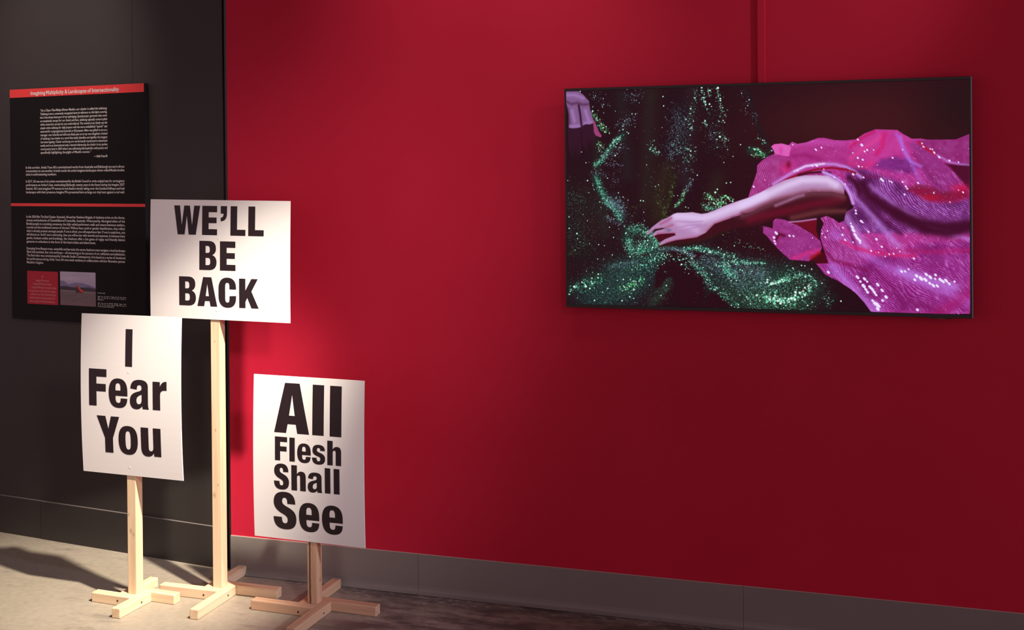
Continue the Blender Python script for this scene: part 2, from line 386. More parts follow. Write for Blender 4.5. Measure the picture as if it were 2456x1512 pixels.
A_, A0, A1 = 140.5, 110.3, -45.3
placard(dict(key='left', label='wooden placard stand with white board reading I Fear You, before the black wall', x=-.6866, y=-.3826, rz=-.0526, size=(.457, .6052), zc=.7885, tilt=.0011, off=.0093, lean=0.0,
    bow=.010, legs=(.1795, .1804), pine=PINE, seed=1.7, knots=((-.004, -.02, .275, .006), (.008, -.02, .262, .005), (-.014, -.02, .335, .004)), scr=(.50, .49),
    words=([('I', -20, 11.5, 110.3, 250.9)], [('F', -189, -106.8, -45.3, 95.3), ('e', -96.9, -10.2, -47.7, 63.7), ('a', .8, 87.2, -47.7, 63.7), ('r', 104.7, 167.4, -45.3, 62.5)],
           [('Y', -154.9, -50, -221, -82), ('o', -55.9, 32.4, -223, -113.6), ('u', 47.2, 136.8, -223, -114.5)]),
    caps=((-6.4, 88), (-9.7, -271))))
placard(dict(key='middle', label="tallest wooden placard stand, wide white board reading WE'LL BE BACK", x=-.4136, y=-.2325, rz=.0022, size=(.6052, .457), zc=1.2928, tilt=-.0121, off=.0230, lean=0.0,
    bow=.003, legs=(.2533, .2615), pine=PINE2, seed=4.2, knots=((-.010, -.02, .39, .007), (.006, -.02, .43, .003), (-.002, -.02, .64, .004), (-.002, -.02, .98, .003)), scr=(.45, .50),
    words=([('W', -196.2, -81.3, 94.6, 206.3), ('E', -71.9, -6.4, 94.6, 206.3), ("'", 8.7, 35.9, 148.2, 206.3), ('L', 51.3, 115.7, 94.6, 206.3), ('L', 127.7, 193.4, 94.6, 206.3)],
           [('B', -83.3, -8.3, -39.4, 72.1), ('E', 6.7, 73.6, -39.4, 72.1)],
           [('B', -172.8, -98.9, -178.5, -66.8), ('A', -92.7, -6.2, -178.5, -66.8), ('C', -.1, 75.7, -180.7, -65.7), ('K', 89, 171.8, -178.9, -67.6)]),
    caps=((-1.4, 81.6), (-9.4, -194.4))))
placard(dict(key='right', label='shortest wooden placard stand, its white board reading All Flesh Shall See', x=.0150, y=-.2806, rz=-.0265, size=(.457, .6052), zc=.5680, tilt=-.0052, off=-.0078, lean=0.0,
    bow=.008, legs=(.2583, .2660), pine=PINE3, seed=7.9, knots=((.02, .004, .12, .006),), streak=(-.009, .0055), scr=(.40, .40),
    words=([('A', -138.9, 7, 94, 278), ('l', 20, 67, 94, 278), ('l', 91.4, 138.8, 94, 278)],
           [('F', -135.5, -84.2, -9.6, 78.2), ('l', -74.7, -52.4, -9.6, 78.2), ('e', -42.4, 13.9, -11.5, 60.5), ('s', 19.1, 72.9, -12.5, 60), ('h', 81.7, 138, -11, 78.2)],
           [('S', -140.4, -77.4, -117.5, -21), ('h', -67.3, -7.6, -116, -22.8), ('a', .2, 60.4, -117.6, -43), ('l', 70.8, 93.6, -115.5, -23), ('l', 107.1, 130.8, -115.5, -23)],
           [('S', -144.9, -49.4, -265.5, -125), ('e', -38.5, 45.6, -266, -157.6), ('e', 56.5, 141.4, -266, -158.6)]),
    caps=((3.7, 77), (4.4, -281))))

# ------------------------------------------------------------------ flat pictures, drawn in numpy (film still on the screen, small print on the panel)
class Canvas:
    def __init__(s, w, h, scale, base):
        s.w, s.h, s.k = w, h, scale
        s.a = np.empty((h, w, 3), np.float32); s.a[:] = np.array(base, np.float32)/255
        s.Y, s.X = np.mgrid[0:h, 0:w].astype(np.float32); s.X = (s.X+.5)/scale; s.Y = (s.Y+.5)/scale
        s.rng = np.random.default_rng(11)
    def win(s, x0, y0, x1, y1):
        k = s.k
        return slice(max(0, int(y0*k)), min(s.h, int(y1*k)+2)), slice(max(0, int(x0*k)), min(s.w, int(x1*k)+2))
    def blend(s, sl, alpha, col):
        v = s.a[sl]; c = np.array(col, np.float32)
        if c.ndim == 1: c = c/255
        v += (c - v)*alpha[..., None]
    def seg(s, X, Y, pts):
        d = np.full(X.shape, 1e9, np.float32)
        for (ax, ay), (bx, by) in zip(pts, pts[1:]):
            dx, dy = bx-ax, by-ay; L2 = dx*dx+dy*dy+1e-9
            t = np.clip(((X-ax)*dx+(Y-ay)*dy)/L2, 0, 1)
            d = np.minimum(d, np.hypot(X-ax-t*dx, Y-ay-t*dy))
        return d
    def mask(s, pts, soft=0.6, sl=None):
        xs = [p[0] for p in pts]; ys = [p[1] for p in pts]
        if sl is None: sl = s.win(min(xs)-soft*2, min(ys)-soft*2, max(xs)+soft*2, max(ys)+soft*2)
        X, Y = s.X[sl], s.Y[sl]; ins = np.zeros(X.shape, bool)
        for (ax, ay), (bx, by) in zip(pts, pts[1:]+pts[:1]):
            if ay == by: continue
            c = ((ay > Y) != (by > Y)) & (X < (bx-ax)*(Y-ay)/(by-ay)+ax); ins ^= c
        d = s.seg(X, Y, pts+pts[:1])
        return sl, np.clip(.5+np.where(ins, d, -d)/(2*soft), 0, 1)
    def poly(s, pts, col, soft=.6, alpha=1.0):
        sl, m = s.mask(pts, soft); s.blend(sl, m*alpha, col); return sl, m
    def stroke(s, pts, w, col, alpha=1.0, hard=False, clip=None):
        xs = [p[0] for p in pts]; ys = [p[1] for p in pts]
        e = w*2.2
        sl = s.win(min(xs)-e, min(ys)-e, max(xs)+e, max(ys)+e)
        d = s.seg(s.X[sl], s.Y[sl], pts)
        m = np.clip((w/2-d)/.8+.5, 0, 1) if hard else np.exp(-(d/(w*.55))**2)
        if clip is not None:
            cm = np.zeros((s.h, s.w), np.float32); cm[clip[0]] = clip[1]; m = m*cm[sl]
        s.blend(sl, m*alpha, col)
    def blob(s, x, y, rx, ry, col, alpha=1.0):
        sl = s.win(x-rx*2.4, y-ry*2.4, x+rx*2.4, y+ry*2.4)
        s.blend(sl, np.exp(-((s.X[sl]-x)/rx)**2-((s.Y[sl]-y)/ry)**2)*alpha, col)
    def dot(s, x, y, r, col, alpha=1.0):
        sl = s.win(x-r-1.5, y-r-1.5, x+r+1.5, y+r+1.5)
        X, Y = s.X[sl], s.Y[sl]
        if X.size == 0: return
        s.blend(sl, np.clip((r-np.hypot(X-x, Y-y))*1.3+.5, 0, 1)*alpha, col)
    def lowfreq(s, period, seed):
        r = np.random.default_rng(seed); gh, gw = int(s.h/s.k/period)+3, int(s.w/s.k/period)+3
        g = r.random((gh, gw)).astype(np.float32); fx, fy = s.X/period, s.Y/period
        ix, iy = fx.astype(int), fy.astype(int); tx, ty = fx-ix, fy-iy; tx = tx*tx*(3-2*tx); ty = ty*ty*(3-2*ty)
        return (g[iy, ix]*(1-tx)+g[iy, ix+1]*tx)*(1-ty)+(g[iy+1, ix]*(1-tx)+g[iy+1, ix+1]*tx)*ty
    def image(s, name):
        im = bpy.data.images.new(name, s.w, s.h, alpha=False)
        px = np.ones((s.h, s.w, 4), np.float32); px[..., :3] = np.clip(s.a[::-1], 0, 1)
        im.pixels.foreach_set(px.ravel()); im.update(); im.pack()
        return im

PIC_PINK = [(475.6,285.6),(477.5,278),(487,251.6),(498.3,219.5),(498.5,202.6),(509.7,191.4),(522.7,182.1),(539.3,174.8),(543,173),(533.9,155),(541.3,149.5),(559.7,147.9),(577,152.8),(585.2,143.6),(597.9,149.4),(619.7,146),(641.4,138),(648.6,135.3),(663,135.2),(689.7,141.5),(716.4,142.3),(739.4,140.1),(726.6,141.4),(738.5,140.2),(758.9,126.4),(786,116.3),(811.1,117.7),(836.1,118.7),(851,129.8),(869.1,140.9),(890.6,140.9),(905.3,144),(970.4,144.5),(1001.1,131.6),(1001.3,230.6),(1000.5,368.4),(999.3,564.4),(930.5,566.4),(785.7,566.3),(771.2,565.6),(756.7,544.2),(738.1,522.9),(725.6,512.2),(694.2,491),(662.5,476.2),(649.8,458.9),(641.4,449.1),(671.2,447.5),(660.8,414.6),(652.5,383.9),(654.7,364.1),(661.2,348.6),(652.8,335.4),(667.7,329.9),(684.6,337.5),(697.2,347.3),(709.9,341.8),(714.3,319.9),(731.1,311.1),(733,298.7),(724.3,278.4),(710.3,265.5),(706.8,254.4),(683.8,236.7),(671.3,229.2),(617.3,228.3),(593.7,232.4),(564.5,240.7),(535,255.5),(505.4,271.4)]
PIC_LOBE = [(512.2,356.6),(525.3,358.8),(536.2,362.7),(537.4,342.6),(545.1,336.6),(564.6,339.8),(577.6,344.6),(599.1,354.5),(633.3,375.3),(652.4,392.7),(656.1,410.3),(650.1,421.4),(632.9,432.7),(624.3,443.8),(576.9,440.1),(551.1,416),(531.6,394),(520.8,380.7),(512.1,374)]
PIC_INNER = [(577.6,345.8),(605.6,343.4),(642.1,337.7),(644.6,342.1),(641.9,364.2),(650.3,389.4),(633.3,374.2),(599.1,353.4)]
PIC_PIT2 = [(641.4,449.1),(671.2,447.9),(662.8,423.4),(656.5,421.3),(650.1,421.4),(632.9,432.7),(628.6,437.1)]
PIC_SLEEVE = [(475.6,285.6),(477.5,278),(487,251.6),(498.3,219.5),(500.3,202.6),(509.6,195.1),(522.7,182.1),(539.3,174.8),(557.6,178.8),(572.2,186.4),(579.4,195.9),(588.4,212.8),(571.9,222),(553.5,240.6),(531.3,259.3),(503.5,272.4)]
PIC_FLAP = [(533.9,155),(541.3,149.5),(559.7,147.9),(577,152.8),(583.3,158.5),(579.6,169.7),(577.7,180.9),(561.3,177.9),(543,173.9),(539.4,163.5)]
PIC_BAND = [(538.8,249.9),(571.9,229.5),(590.2,218.4),(617.5,205.6),(641,202.1),(662.5,199.9),(689.3,201.6),(715.9,208.7),(733.6,219.5),(751.1,234.4)]
PIC_REDEDGE = [(553.5,248.1),(571.8,237.9),(608.3,223.2),(644.5,213.2),(680.4,210.2),(715.9,214.8),(737.1,223.2)]
PIC_DARKEDGE = [(601,227.8),(626.4,222.4),(653.4,220.7),(676.7,222.8)]
PIC_MID = [(579.5,179),(590.6,154.9),(619.7,147.8),(689.7,148.9),(733.9,171.7),(765.3,208.8),(765.1,234.5),(733.6,219.5),(689.4,199.8),(641,200.2),(590.2,216.5),(588.4,210.9)]
PIC_DOME = [(716.4,141.6),(738.5,141.1),(758.9,126.4),(786,116.3),(836.1,118.7),(851,129.8),(869.1,141.5),(883.7,194.9),(817.3,190.7),(766.9,204.2),(716,196.7)]
PIC_OVAL = [(797.3,190.4),(834.1,183.8),(867.2,191.2),(883.5,212.3),(870.3,226.2),(840.5,222.5),(810.5,217),(780.3,208.8)]
PIC_SLOPE = [(859.2,150.9),(892.2,147.9),(924.7,181.4),(957.1,213),(984.3,247.7),(995.5,263.3),(974.6,261.5),(948.6,278.7),(924.2,264.8),(899.8,238.6),(891.8,212.4),(875.5,177.4)]
PIC_UPR = [(880.7,146.9),(905.3,144.3),(970.4,144.5),(1001.1,131.6),(1000.7,201.3),(981.4,202.8),(955.5,199.1),(929.6,185),(913.3,172.6)]
PIC_DARKR = [(944.1,202.5),(974.9,204.5),(1001.5,203),(1001.1,265.1),(995.5,263.3),(974.7,233.9),(955.4,211.2)]
PIC_REDPIT = [(860.1,264.6),(883.3,255.9),(907.9,259.5),(940.4,275.3),(961.6,271.8),(981,261.5),(995.5,263.3),(1001,284),(964.7,296.1),(940.3,296.4),(912.6,292.9),(874.9,276)]
PIC_DRAPE = [(716,203.8),(749.9,211.2),(797,229.2),(833.7,245.2),(866.7,269.9),(912.6,294.3),(940.3,297.8),(964.7,296.9),(1001,285.7),(1000.5,368.4),(748.9,372.2),(694.6,335.3),(708.4,317.4),(730.7,305),(725.7,281.9),(715.6,255.2)]
PIC_FOLD1 = [(754.8,251.9),(766.4,278.4),(791.6,296.1),(819.9,317.2),(849.7,334.6),(891,346.6),(940,355),(1000.6,351.2)]
PIC_FOLD2 = [(722.6,235.8),(736.1,246.5),(747.9,269.5)]
PIC_FOLD3 = [(830.5,319.6),(861.1,341),(901.5,362.3),(951.7,370.4),(1000.5,355.2)]
PIC_LOW = [(652,450),(705,451.3),(747,444.1),(809.3,425.8),(891.2,398.9),(1000.3,389.2),(999.3,565.4),(771.2,565.6),(725.6,512.2),(662.5,476.2)]
PIC_LOBE2 = [(654.7,361.9),(661.2,346.4),(652.8,335.4),(667.7,329.9),(684.6,337.5),(705.6,357.1),(726.3,400.7),(757.5,426.5),(747,441.9),(671.2,447.5),(660.8,414.6),(652.5,383.9)]
PIC_REDL = [(705.4,392.2),(736.7,409.3),(778.3,419.7),(829.9,425.5),(874.8,427)]
PIC_ARMSH = [(460.6,293.1),(497.9,276.1),(571.8,240.7),(671.3,229.2),(710.6,267.3),(714.5,293.2),(711.8,300.6),(688.6,308),(652.8,316.4),(616.7,323),(571.2,329.7),(540,338.2),(504.8,353.5),(460.1,361.3),(505.8,343.9),(467.8,356.5),(429.6,366),(391,378.7),(367.7,391.4),(341.2,397.9),(313,399.8),(284.6,404.8),(249.7,412.3),(291.1,389),(360.2,360.3),(437.5,328.8)]
PIC_ARM = [(214.1,378.6),(219.8,370.7),(227.8,361.1),(242.3,350),(253.4,342),(269.4,335.7),(285.2,326.2),(294.7,323.3),(313.6,323),(333.9,321.6),(344.9,323.6),(357.3,325.9),(372.8,323.6),(391.5,316.5),(414.7,305.6),(437.7,297.1),(460.7,289.3),(477.4,284),(498.7,273.2),(479.3,283.7),(505.4,271.4),(535,255.5),(564.5,240.7),(593.7,232.4),(617.3,228.3),(644.4,228.5),(671.3,229.2),(683.8,236.7),(698,245.1),(706.8,254.4),(710.6,267.3),(709.8,275.6),(680,269.1),(635.1,269),(608,273.6),(586.1,281),(562.3,286.6),(538.4,294.1),(516.3,302.6),(488.4,314.9),(460.4,324.4),(490.9,315.5),(468,323.3),(437.5,334.2),(406.7,345.2),(389.7,351.5),(380.3,360.9),(367.8,374.2),(344.4,386.1),(313.1,391.1),(291,394),(268.8,400.5),(248.2,408.3),(245.8,405.2),(251.4,398.8),(262.6,391.6),(276.9,386),(290.3,381.1),(286.4,375.7),(262.7,377.4),(243.6,379.2),(232.4,384.3),(226.8,383),(232.5,376.1),(238.9,370.5),(254.8,366.5),(263.6,362.8),(254.9,362.8),(235.8,365.8),(226.1,373.8),(217.3,381.5)]
PIC_ARMHI = [(460.5,302.6),(497.9,285.6),(534.9,270.6),(571.7,253.8),(608.2,240.9),(644.3,239.3),(671.2,241.3),(690.8,252.5)]
PIC_ARMLO = [(460.4,322.5),(488.4,312),(516.3,299.7),(538.5,290.3),(562.4,282.8),(586.1,277.3),(608,270.8),(635.1,267.1),(680,268.2),(710.6,273.8)]
PIC_GLINT = [(543.9,304.4),(571.4,293.1),(597,281.9),(611.6,278.2)]
PIC_UNDER = [(478.9,340.4),(516.1,328.9),(571.3,317.5),(625.9,302.5),(679.8,293.2),(706.6,283.9)]
PIC_GAP = [(232.4,384.3),(243.6,379.2),(262.7,377.4),(286.4,375.7),(290.3,381.1),(276.9,386),(262.6,391.6),(251.4,398.8),(245.1,397.3),(240.3,391)]
PIC_KNUCK = [[(278.8,337.2),(266.1,345.1),(250.2,353.1)],[(281.9,354.5),(262.8,362.5),(237.3,366.6),(221.3,378.6)],[(288,376.4),(269,376.6),(242,377.6)],[(360,380.5),(336.6,386.2),(305.2,391.2),(265.7,400.3)],[(498.4,311.7),(437.5,331.9),(391.2,349.2),(369.4,369.5)]]
PIC_TEND = [[(291.4,345),(329.1,347.2),(360.3,344.7)],[(291.3,362.3),(322.7,355.8),(354,354)],[(300.6,373.2),(336.8,362),(368,354)]]
PIC_HANDHI = [(291.5,332.4),(329.2,333.9),(360.3,336.9),(391.4,328.9),(430,313.3),(468.2,300.9),(513.8,279.4)]
PIC_HANDHI2 = [(300.8,352.8),(329,360.5),(344.5,368.2)]
PIC_TATT = [(270.7,368.7),(442,335.4),(465,325.6)]
PIC_LHAND = [(-0,0.4),(34.6,1.1),(47.7,11.4),(62.5,27.9),(64.8,48.8),(72,71.4),(75.5,87.5),(75.7,119.6),(71.4,143.6),(63,161.1),(53.1,159.4),(46.6,143.2),(40.5,127),(38.2,159.2),(31.4,178.4),(23.1,181.6),(11.5,166.9),(6.8,142.6),(6.3,102.3),(6.6,61.9),(3.4,45.7),(-0.3,29.5)]
PIC_LDARK = [[(6.3,99),(15.4,100.8),(28.7,100.3),(40,98.1),(40.5,127),(38.2,159.2),(31.4,178.4),(23.1,181.6),(11.5,166.9),(6.8,142.6)],[(46.2,93.4),(53.7,90.3),(63.6,91.3),(75.5,87.5),(75.7,119.6),(71.4,143.6),(63,161.1),(53.1,159.4),(46.6,143.2),(40.5,127)]]
PIC_LGAP = [(34.2,38.4),(38.2,62.6),(42,96.5),(41.4,135.1)]
PIC_LSH = [[(1.1,27.9),(14.3,34.7),(31,31.9),(45.9,37.1),(62.4,35.9)],[(4.2,47.3),(8.9,86.2)]]
PIC_LHI = [[(2.9,10.2),(24.5,10.8),(46,19.4)],[(15.8,52.4),(22.3,80)],[(52.3,53.3),(60.4,77.6)],[(13.8,94.3),(37.1,93.2)],[(50.4,87),(70.2,84.2)]]
PIC_THUMB = [(72.8,76.3),(78.5,84.4),(83.3,95.7),(88.1,108.6),(96.5,120),(93.7,125),(79.8,119.7),(74.9,110)]
PIC_TINT = [([(78.9,230.6),(91.7,262.7),(107.9,291.5),(130.5,313.9),(146.6,333)],[14],(40,95,85),0.8),([(120.9,291.6),(141.9,313.9),(146.6,339.4)],[26],(52,70,78),0.6),([(165.7,374.3),(193.2,369.3),(225.1,383.3),(239.3,400.5)],[24],(38,72,62),0.7),([(165.6,393.4),(176.6,421.9),(208.8,424.6),(232.9,413.2)],[30],(40,85,72),0.7),([(117,470.6),(154.6,462.6),(192,454.7),(229.1,433.6),(258.7,417.2)],[30],(38,62,62),0.8),([(94,518.4),(139.4,493.8),(184.3,481.2),(221.5,460.1)],[60],(36,62,58),0.8),([(55.7,549),(109,532.9),(154.2,517.1),(199,501.4)],[60],(34,60,62),0.8),([(78.5,560.3),(123.9,554.7),(154,546.5)],[60],(30,52,55),0.7),([(9.9,527.7),(40.7,516.6),(78.9,501)],[30],(28,60,50),0.6),([(269.7,500),(257.8,522.1),(228.1,562.2)],[22],(46,62,52),0.8),([(251.3,421.7),(280.6,415.5),(309.7,419.5),(331.3,433.7)],[13],(48,75,70),0.7),([(309.7,418),(353.9,413.2)],[9],(46,85,75),0.6),([(348.1,416.3),(387.2,423.6),(441.2,443.2),(487.2,450.2),(514.6,449.8)],[16],(44,85,75),0.6),([(355.7,452.3),(394.6,467.4),(441,471.2),(487,482.8),(517.4,482.2)],[55],(46,60,62),0.8),([(402.2,498.6),(456.1,513),(502,504.2),(562.6,487.5)],[60],(40,56,56),0.8),([(440.6,536.7),(501.8,535.2),(562.3,541.4),(614.6,532.4)],[60],(38,62,48),0.8),([(532.5,491.2),(577.7,481.1),(622.4,489.4),(640,508.9)],[45],(40,62,55),0.7),([(471.1,559.3),(532,557.7),(607,555.6)],[36],(38,62,46),0.7),([(666.2,554),(685.5,530.7)],[14],(30,50,45),0.5),([(82.4,196.7),(105.6,172.9),(130.4,136.5),(151.6,120.9)],[14],(44,85,75),0.6),([(481.8,163.8),(497.7,166.1),(519.5,178.5)],[15],(40,85,65),0.8),([(471,3.3),(482.7,44.2),(498.2,97.2),(517.8,142.1),(533.5,164.5)],[12],(42,26,36),0.7),([(301.4,64.3),(301,122.1),(282,163.2)],[40],(34,22,40),0.6),([(385.7,62.1),(393.4,123.7),(397.2,154.5)],[34],(42,16,32),0.6),([(287.6,227.2),(279.4,266.4),(269.6,305.8),(258.3,334.1)],[12],(48,48,20),0.7),([(326.7,243.1),(314,274.4),(298,301)],[13],(52,36,44),0.6),([(249.7,409.9),(297.3,398.3),(344.3,393.2),(391,375.6),(421.9,359.8)],[14],(58,40,14),0.8),([(5.9,433.7),(17.7,423.9)],[10],(50,80,40),0.6),([(-1.1,275.3),(30.4,291.5),(58.5,306)],[45],(38,28,28),0.7),([(5,346.4),(29.6,386.6),(45.9,426.7)],[50],(34,26,28),0.7)]
PIC_HOLES = [[(242.1,464.1),(265.7,449.1),(280.4,444.6),(296.3,451.6),(312.2,468.7),(299,484.9),(287.2,508.3),(282.9,499.7),(280,488.1),(265.4,491.3),(249.1,515),(234.3,521.2),(236.1,486.1)],[(287.2,508.3),(299,484.9),(316.5,471.5),(331,468.4),(345.3,478.2),(359.6,492.4),(362.3,515.4),(357.8,541.4),(352.8,563.2),(337.5,565),(305.7,561.6),(285.5,541.8),(278.1,552.1),(281.2,528.8)],[(378.6,528.9),(394.2,530.1),(409.6,545.3),(431.1,565.1),(362.7,567),(369.1,538.5)],[(198.1,431.1),(208.5,425.2),(220.3,424.3),(218.8,432.3),(206.9,437.6),(199.5,436.3)],[(258.6,427.4),(287.8,421.2),(306.7,423.9),(313.9,432.5),(287.7,434.3),(265.8,440.4)],[(335.5,422.7),(355.9,427.2),(363.7,433.3),(351.1,439.8),(337,440)]]
PIC_SPRAY = [([(78.9,230.6),(91.7,262.7),(107.9,291.5),(130.5,317.1),(146.5,342.5)],11,420,1.3,0),([(104.6,291.5),(137.2,297.9),(151.6,323.4)],16,380,1.1,1),([(162.5,367.9),(193.2,364.5),(225.1,380.1),(240.9,398.9),(232.8,414.8)],13,420,1.3,0),([(162.4,390.2),(168.6,422),(192.7,429.6),(216.8,418.2)],13,360,1.4,0),([(192.9,405.8),(217,400.8)],14,120,1.4,0),([(117.1,464.7),(154.7,459.7),(184.5,454.8)],8,160,0.9,1),([(191.9,469.3),(228.9,459.9),(243.9,427.6)],22,200,1.5,0),([(139.1,529.2),(176.6,521),(206.5,495.4)],18,110,2.2,2),([(9.9,527.7),(40.7,516.6),(78.9,503.9),(94.1,496.2)],13,120,2,0),([(246.9,417.4),(280.6,415.5),(309.6,420.9),(335.6,436.5)],7,300,1.1,1),([(309.7,416.6),(353.9,413.2)],5,80,1.4,0),([(251.1,442.1),(287.7,437.2),(331.2,448.1),(316.6,465.7)],16,130,1.6,0),([(332.4,413.3),(363.8,417.6),(402.7,426.5),(441.3,433.8)],8,200,1.4,0),([(355.8,444.5),(387,451.8),(433.3,471.4),(440.9,490)],24,560,1.1,1),([(410.3,443.6),(425.6,474.6),(440.9,483.7)],14,240,1.5,0),([(456.5,458.5),(487,470.4),(525,479)],20,420,1,1),([(336.9,451.1),(346.2,463.5),(366.4,485.2),(375.6,510.1)],10,220,1.3,0),([(375.6,510.1),(409.7,526.6),(431.2,549.5),(449.6,563)],9,110,1.6,0),([(433.5,448),(471.9,449.7),(516.1,450.5)],6,150,1.4,0),([(440.8,505.5),(486.8,507.7),(524.9,494.5)],30,420,1,1),([(471.3,528.2),(532.3,519),(592.5,502.3)],30,360,1.3,0),([(532.4,500.5),(555.1,495.4),(574.6,488.8)],6,60,2.6,3),([(559.7,481.4),(600.1,480.6),(629.8,489.2),(645.9,507.2)],14,220,1.5,0),([(504.9,535.2),(532.1,542.2),(562.2,546.1),(592.3,537.6),(614.7,521.7),(629.7,504.5)],11,170,2.8,3),([(486.5,551.1),(547.1,557.3),(622,547.6)],26,300,1.3,0),([(660.5,534.3),(673.6,553.8)],12,40,1.2,0),([(75.8,199.8),(97.3,180.8),(115.5,158.6),(130.4,133.3),(148.3,125.6)],8,330,1.4,0),([(105.6,176.1),(138.3,160.5),(154.7,144.8)],16,120,1.2,1),([(68.8,58.5),(83.4,78.1),(98,96),(109.4,112.2)],9,150,1.5,2),([(138.8,104.8),(163.2,86.2),(187.5,70.8)],16,130,1.2,1),([(163.8,17.8),(187.9,23.2),(202.5,7.8)],16,80,1.1,1),([(82.9,140.6),(96,144),(92.6,159.9)],10,60,1.4,2),([(74.1,12.1),(98.6,27.2),(103.4,44.9)],14,50,1.2,1),([(225.4,142.7),(231.7,160.2),(247.6,166.7)],8,60,1.4,0),([(102.1,196.9),(125,195.5),(154.2,198.9)],7,60,1.2,1),([(343.2,1.5),(345,30.3),(330.4,65),(330,118.5)],8,90,1.3,0),([(291.1,64),(307.4,93.3),(294.7,126.1),(282,163.2)],24,320,1,1),([(359.6,2),(365.5,37),(371.5,51.6),(379.6,66.1)],6,60,1.5,0),([(378,2.5),(379.9,25.1)],4,30,1.6,0),([(396.3,3.1),(406.2,34),(414.1,66.9),(411.9,95.4)],8,90,1.4,0),([(365.1,82.2),(371.1,102.8)],5,24,1.4,0),([(381.2,119.4),(385.2,135.9)],6,20,1.2,1),([(401.5,123.9),(417.7,128.2),(419.6,148.7)],11,60,1.3,0),([(460.9,13.1),(478.7,35.9),(464.6,57.9),(492.4,74.8),(496.3,95.1)],9,50,1.2,1),([(500,129.6),(517.8,146.1),(533.5,164.5)],6,30,1.3,0),([(481.8,157.7),(501.8,162.1),(517.5,178.4),(485.7,176)],5,90,1.5,2),([(282.1,154.9),(327.6,159.7),(337.7,180.4),(310.9,186.3)],14,90,1.5,0),([(273.5,179.7),(290.3,163.3)],14,80,1,1),([(331.1,236),(316.4,266.8)],8,80,1.2,1),([(370.1,277.6),(391.7,291.6),(414.7,297.9),(399.3,307.2)],11,220,1.5,2),([(360.6,304.1),(376,311.9),(391.5,313.4)],9,120,1.2,0),([(407.2,280.8),(425.6,282.4),(437.8,291.7)],6,60,1.7,2),([(317.2,263.4),(304.4,291.6),(290.1,305.7)],6,110,1.3,2),([(287.6,227.2),(279.4,266.4),(269.6,305.8),(258.3,334.1)],7,90,1.5,4),([(437,390.7),(475.1,402.7),(509.8,416.1)],9,22,1.4,2),([(227.3,218.9),(243,250.6),(242.7,297.9)],20,60,1.2,4),([(259.2,212.8),(345.7,213.6)],14,60,1,1),([(62.5,217.6),(88.8,219.4),(115,222.8)],12,70,1,1),([(129.7,215),(132.7,253.3)],14,40,1,1),([(169.5,310.6),(185.6,307.4),(174,345.6)],8,40,1.2,4),([(237.1,282.1),(262.3,313.6),(255.8,334.1)],9,70,1.4,4),([(102.6,336.4),(128.6,345.8),(148.1,355.3)],10,90,1,1)]
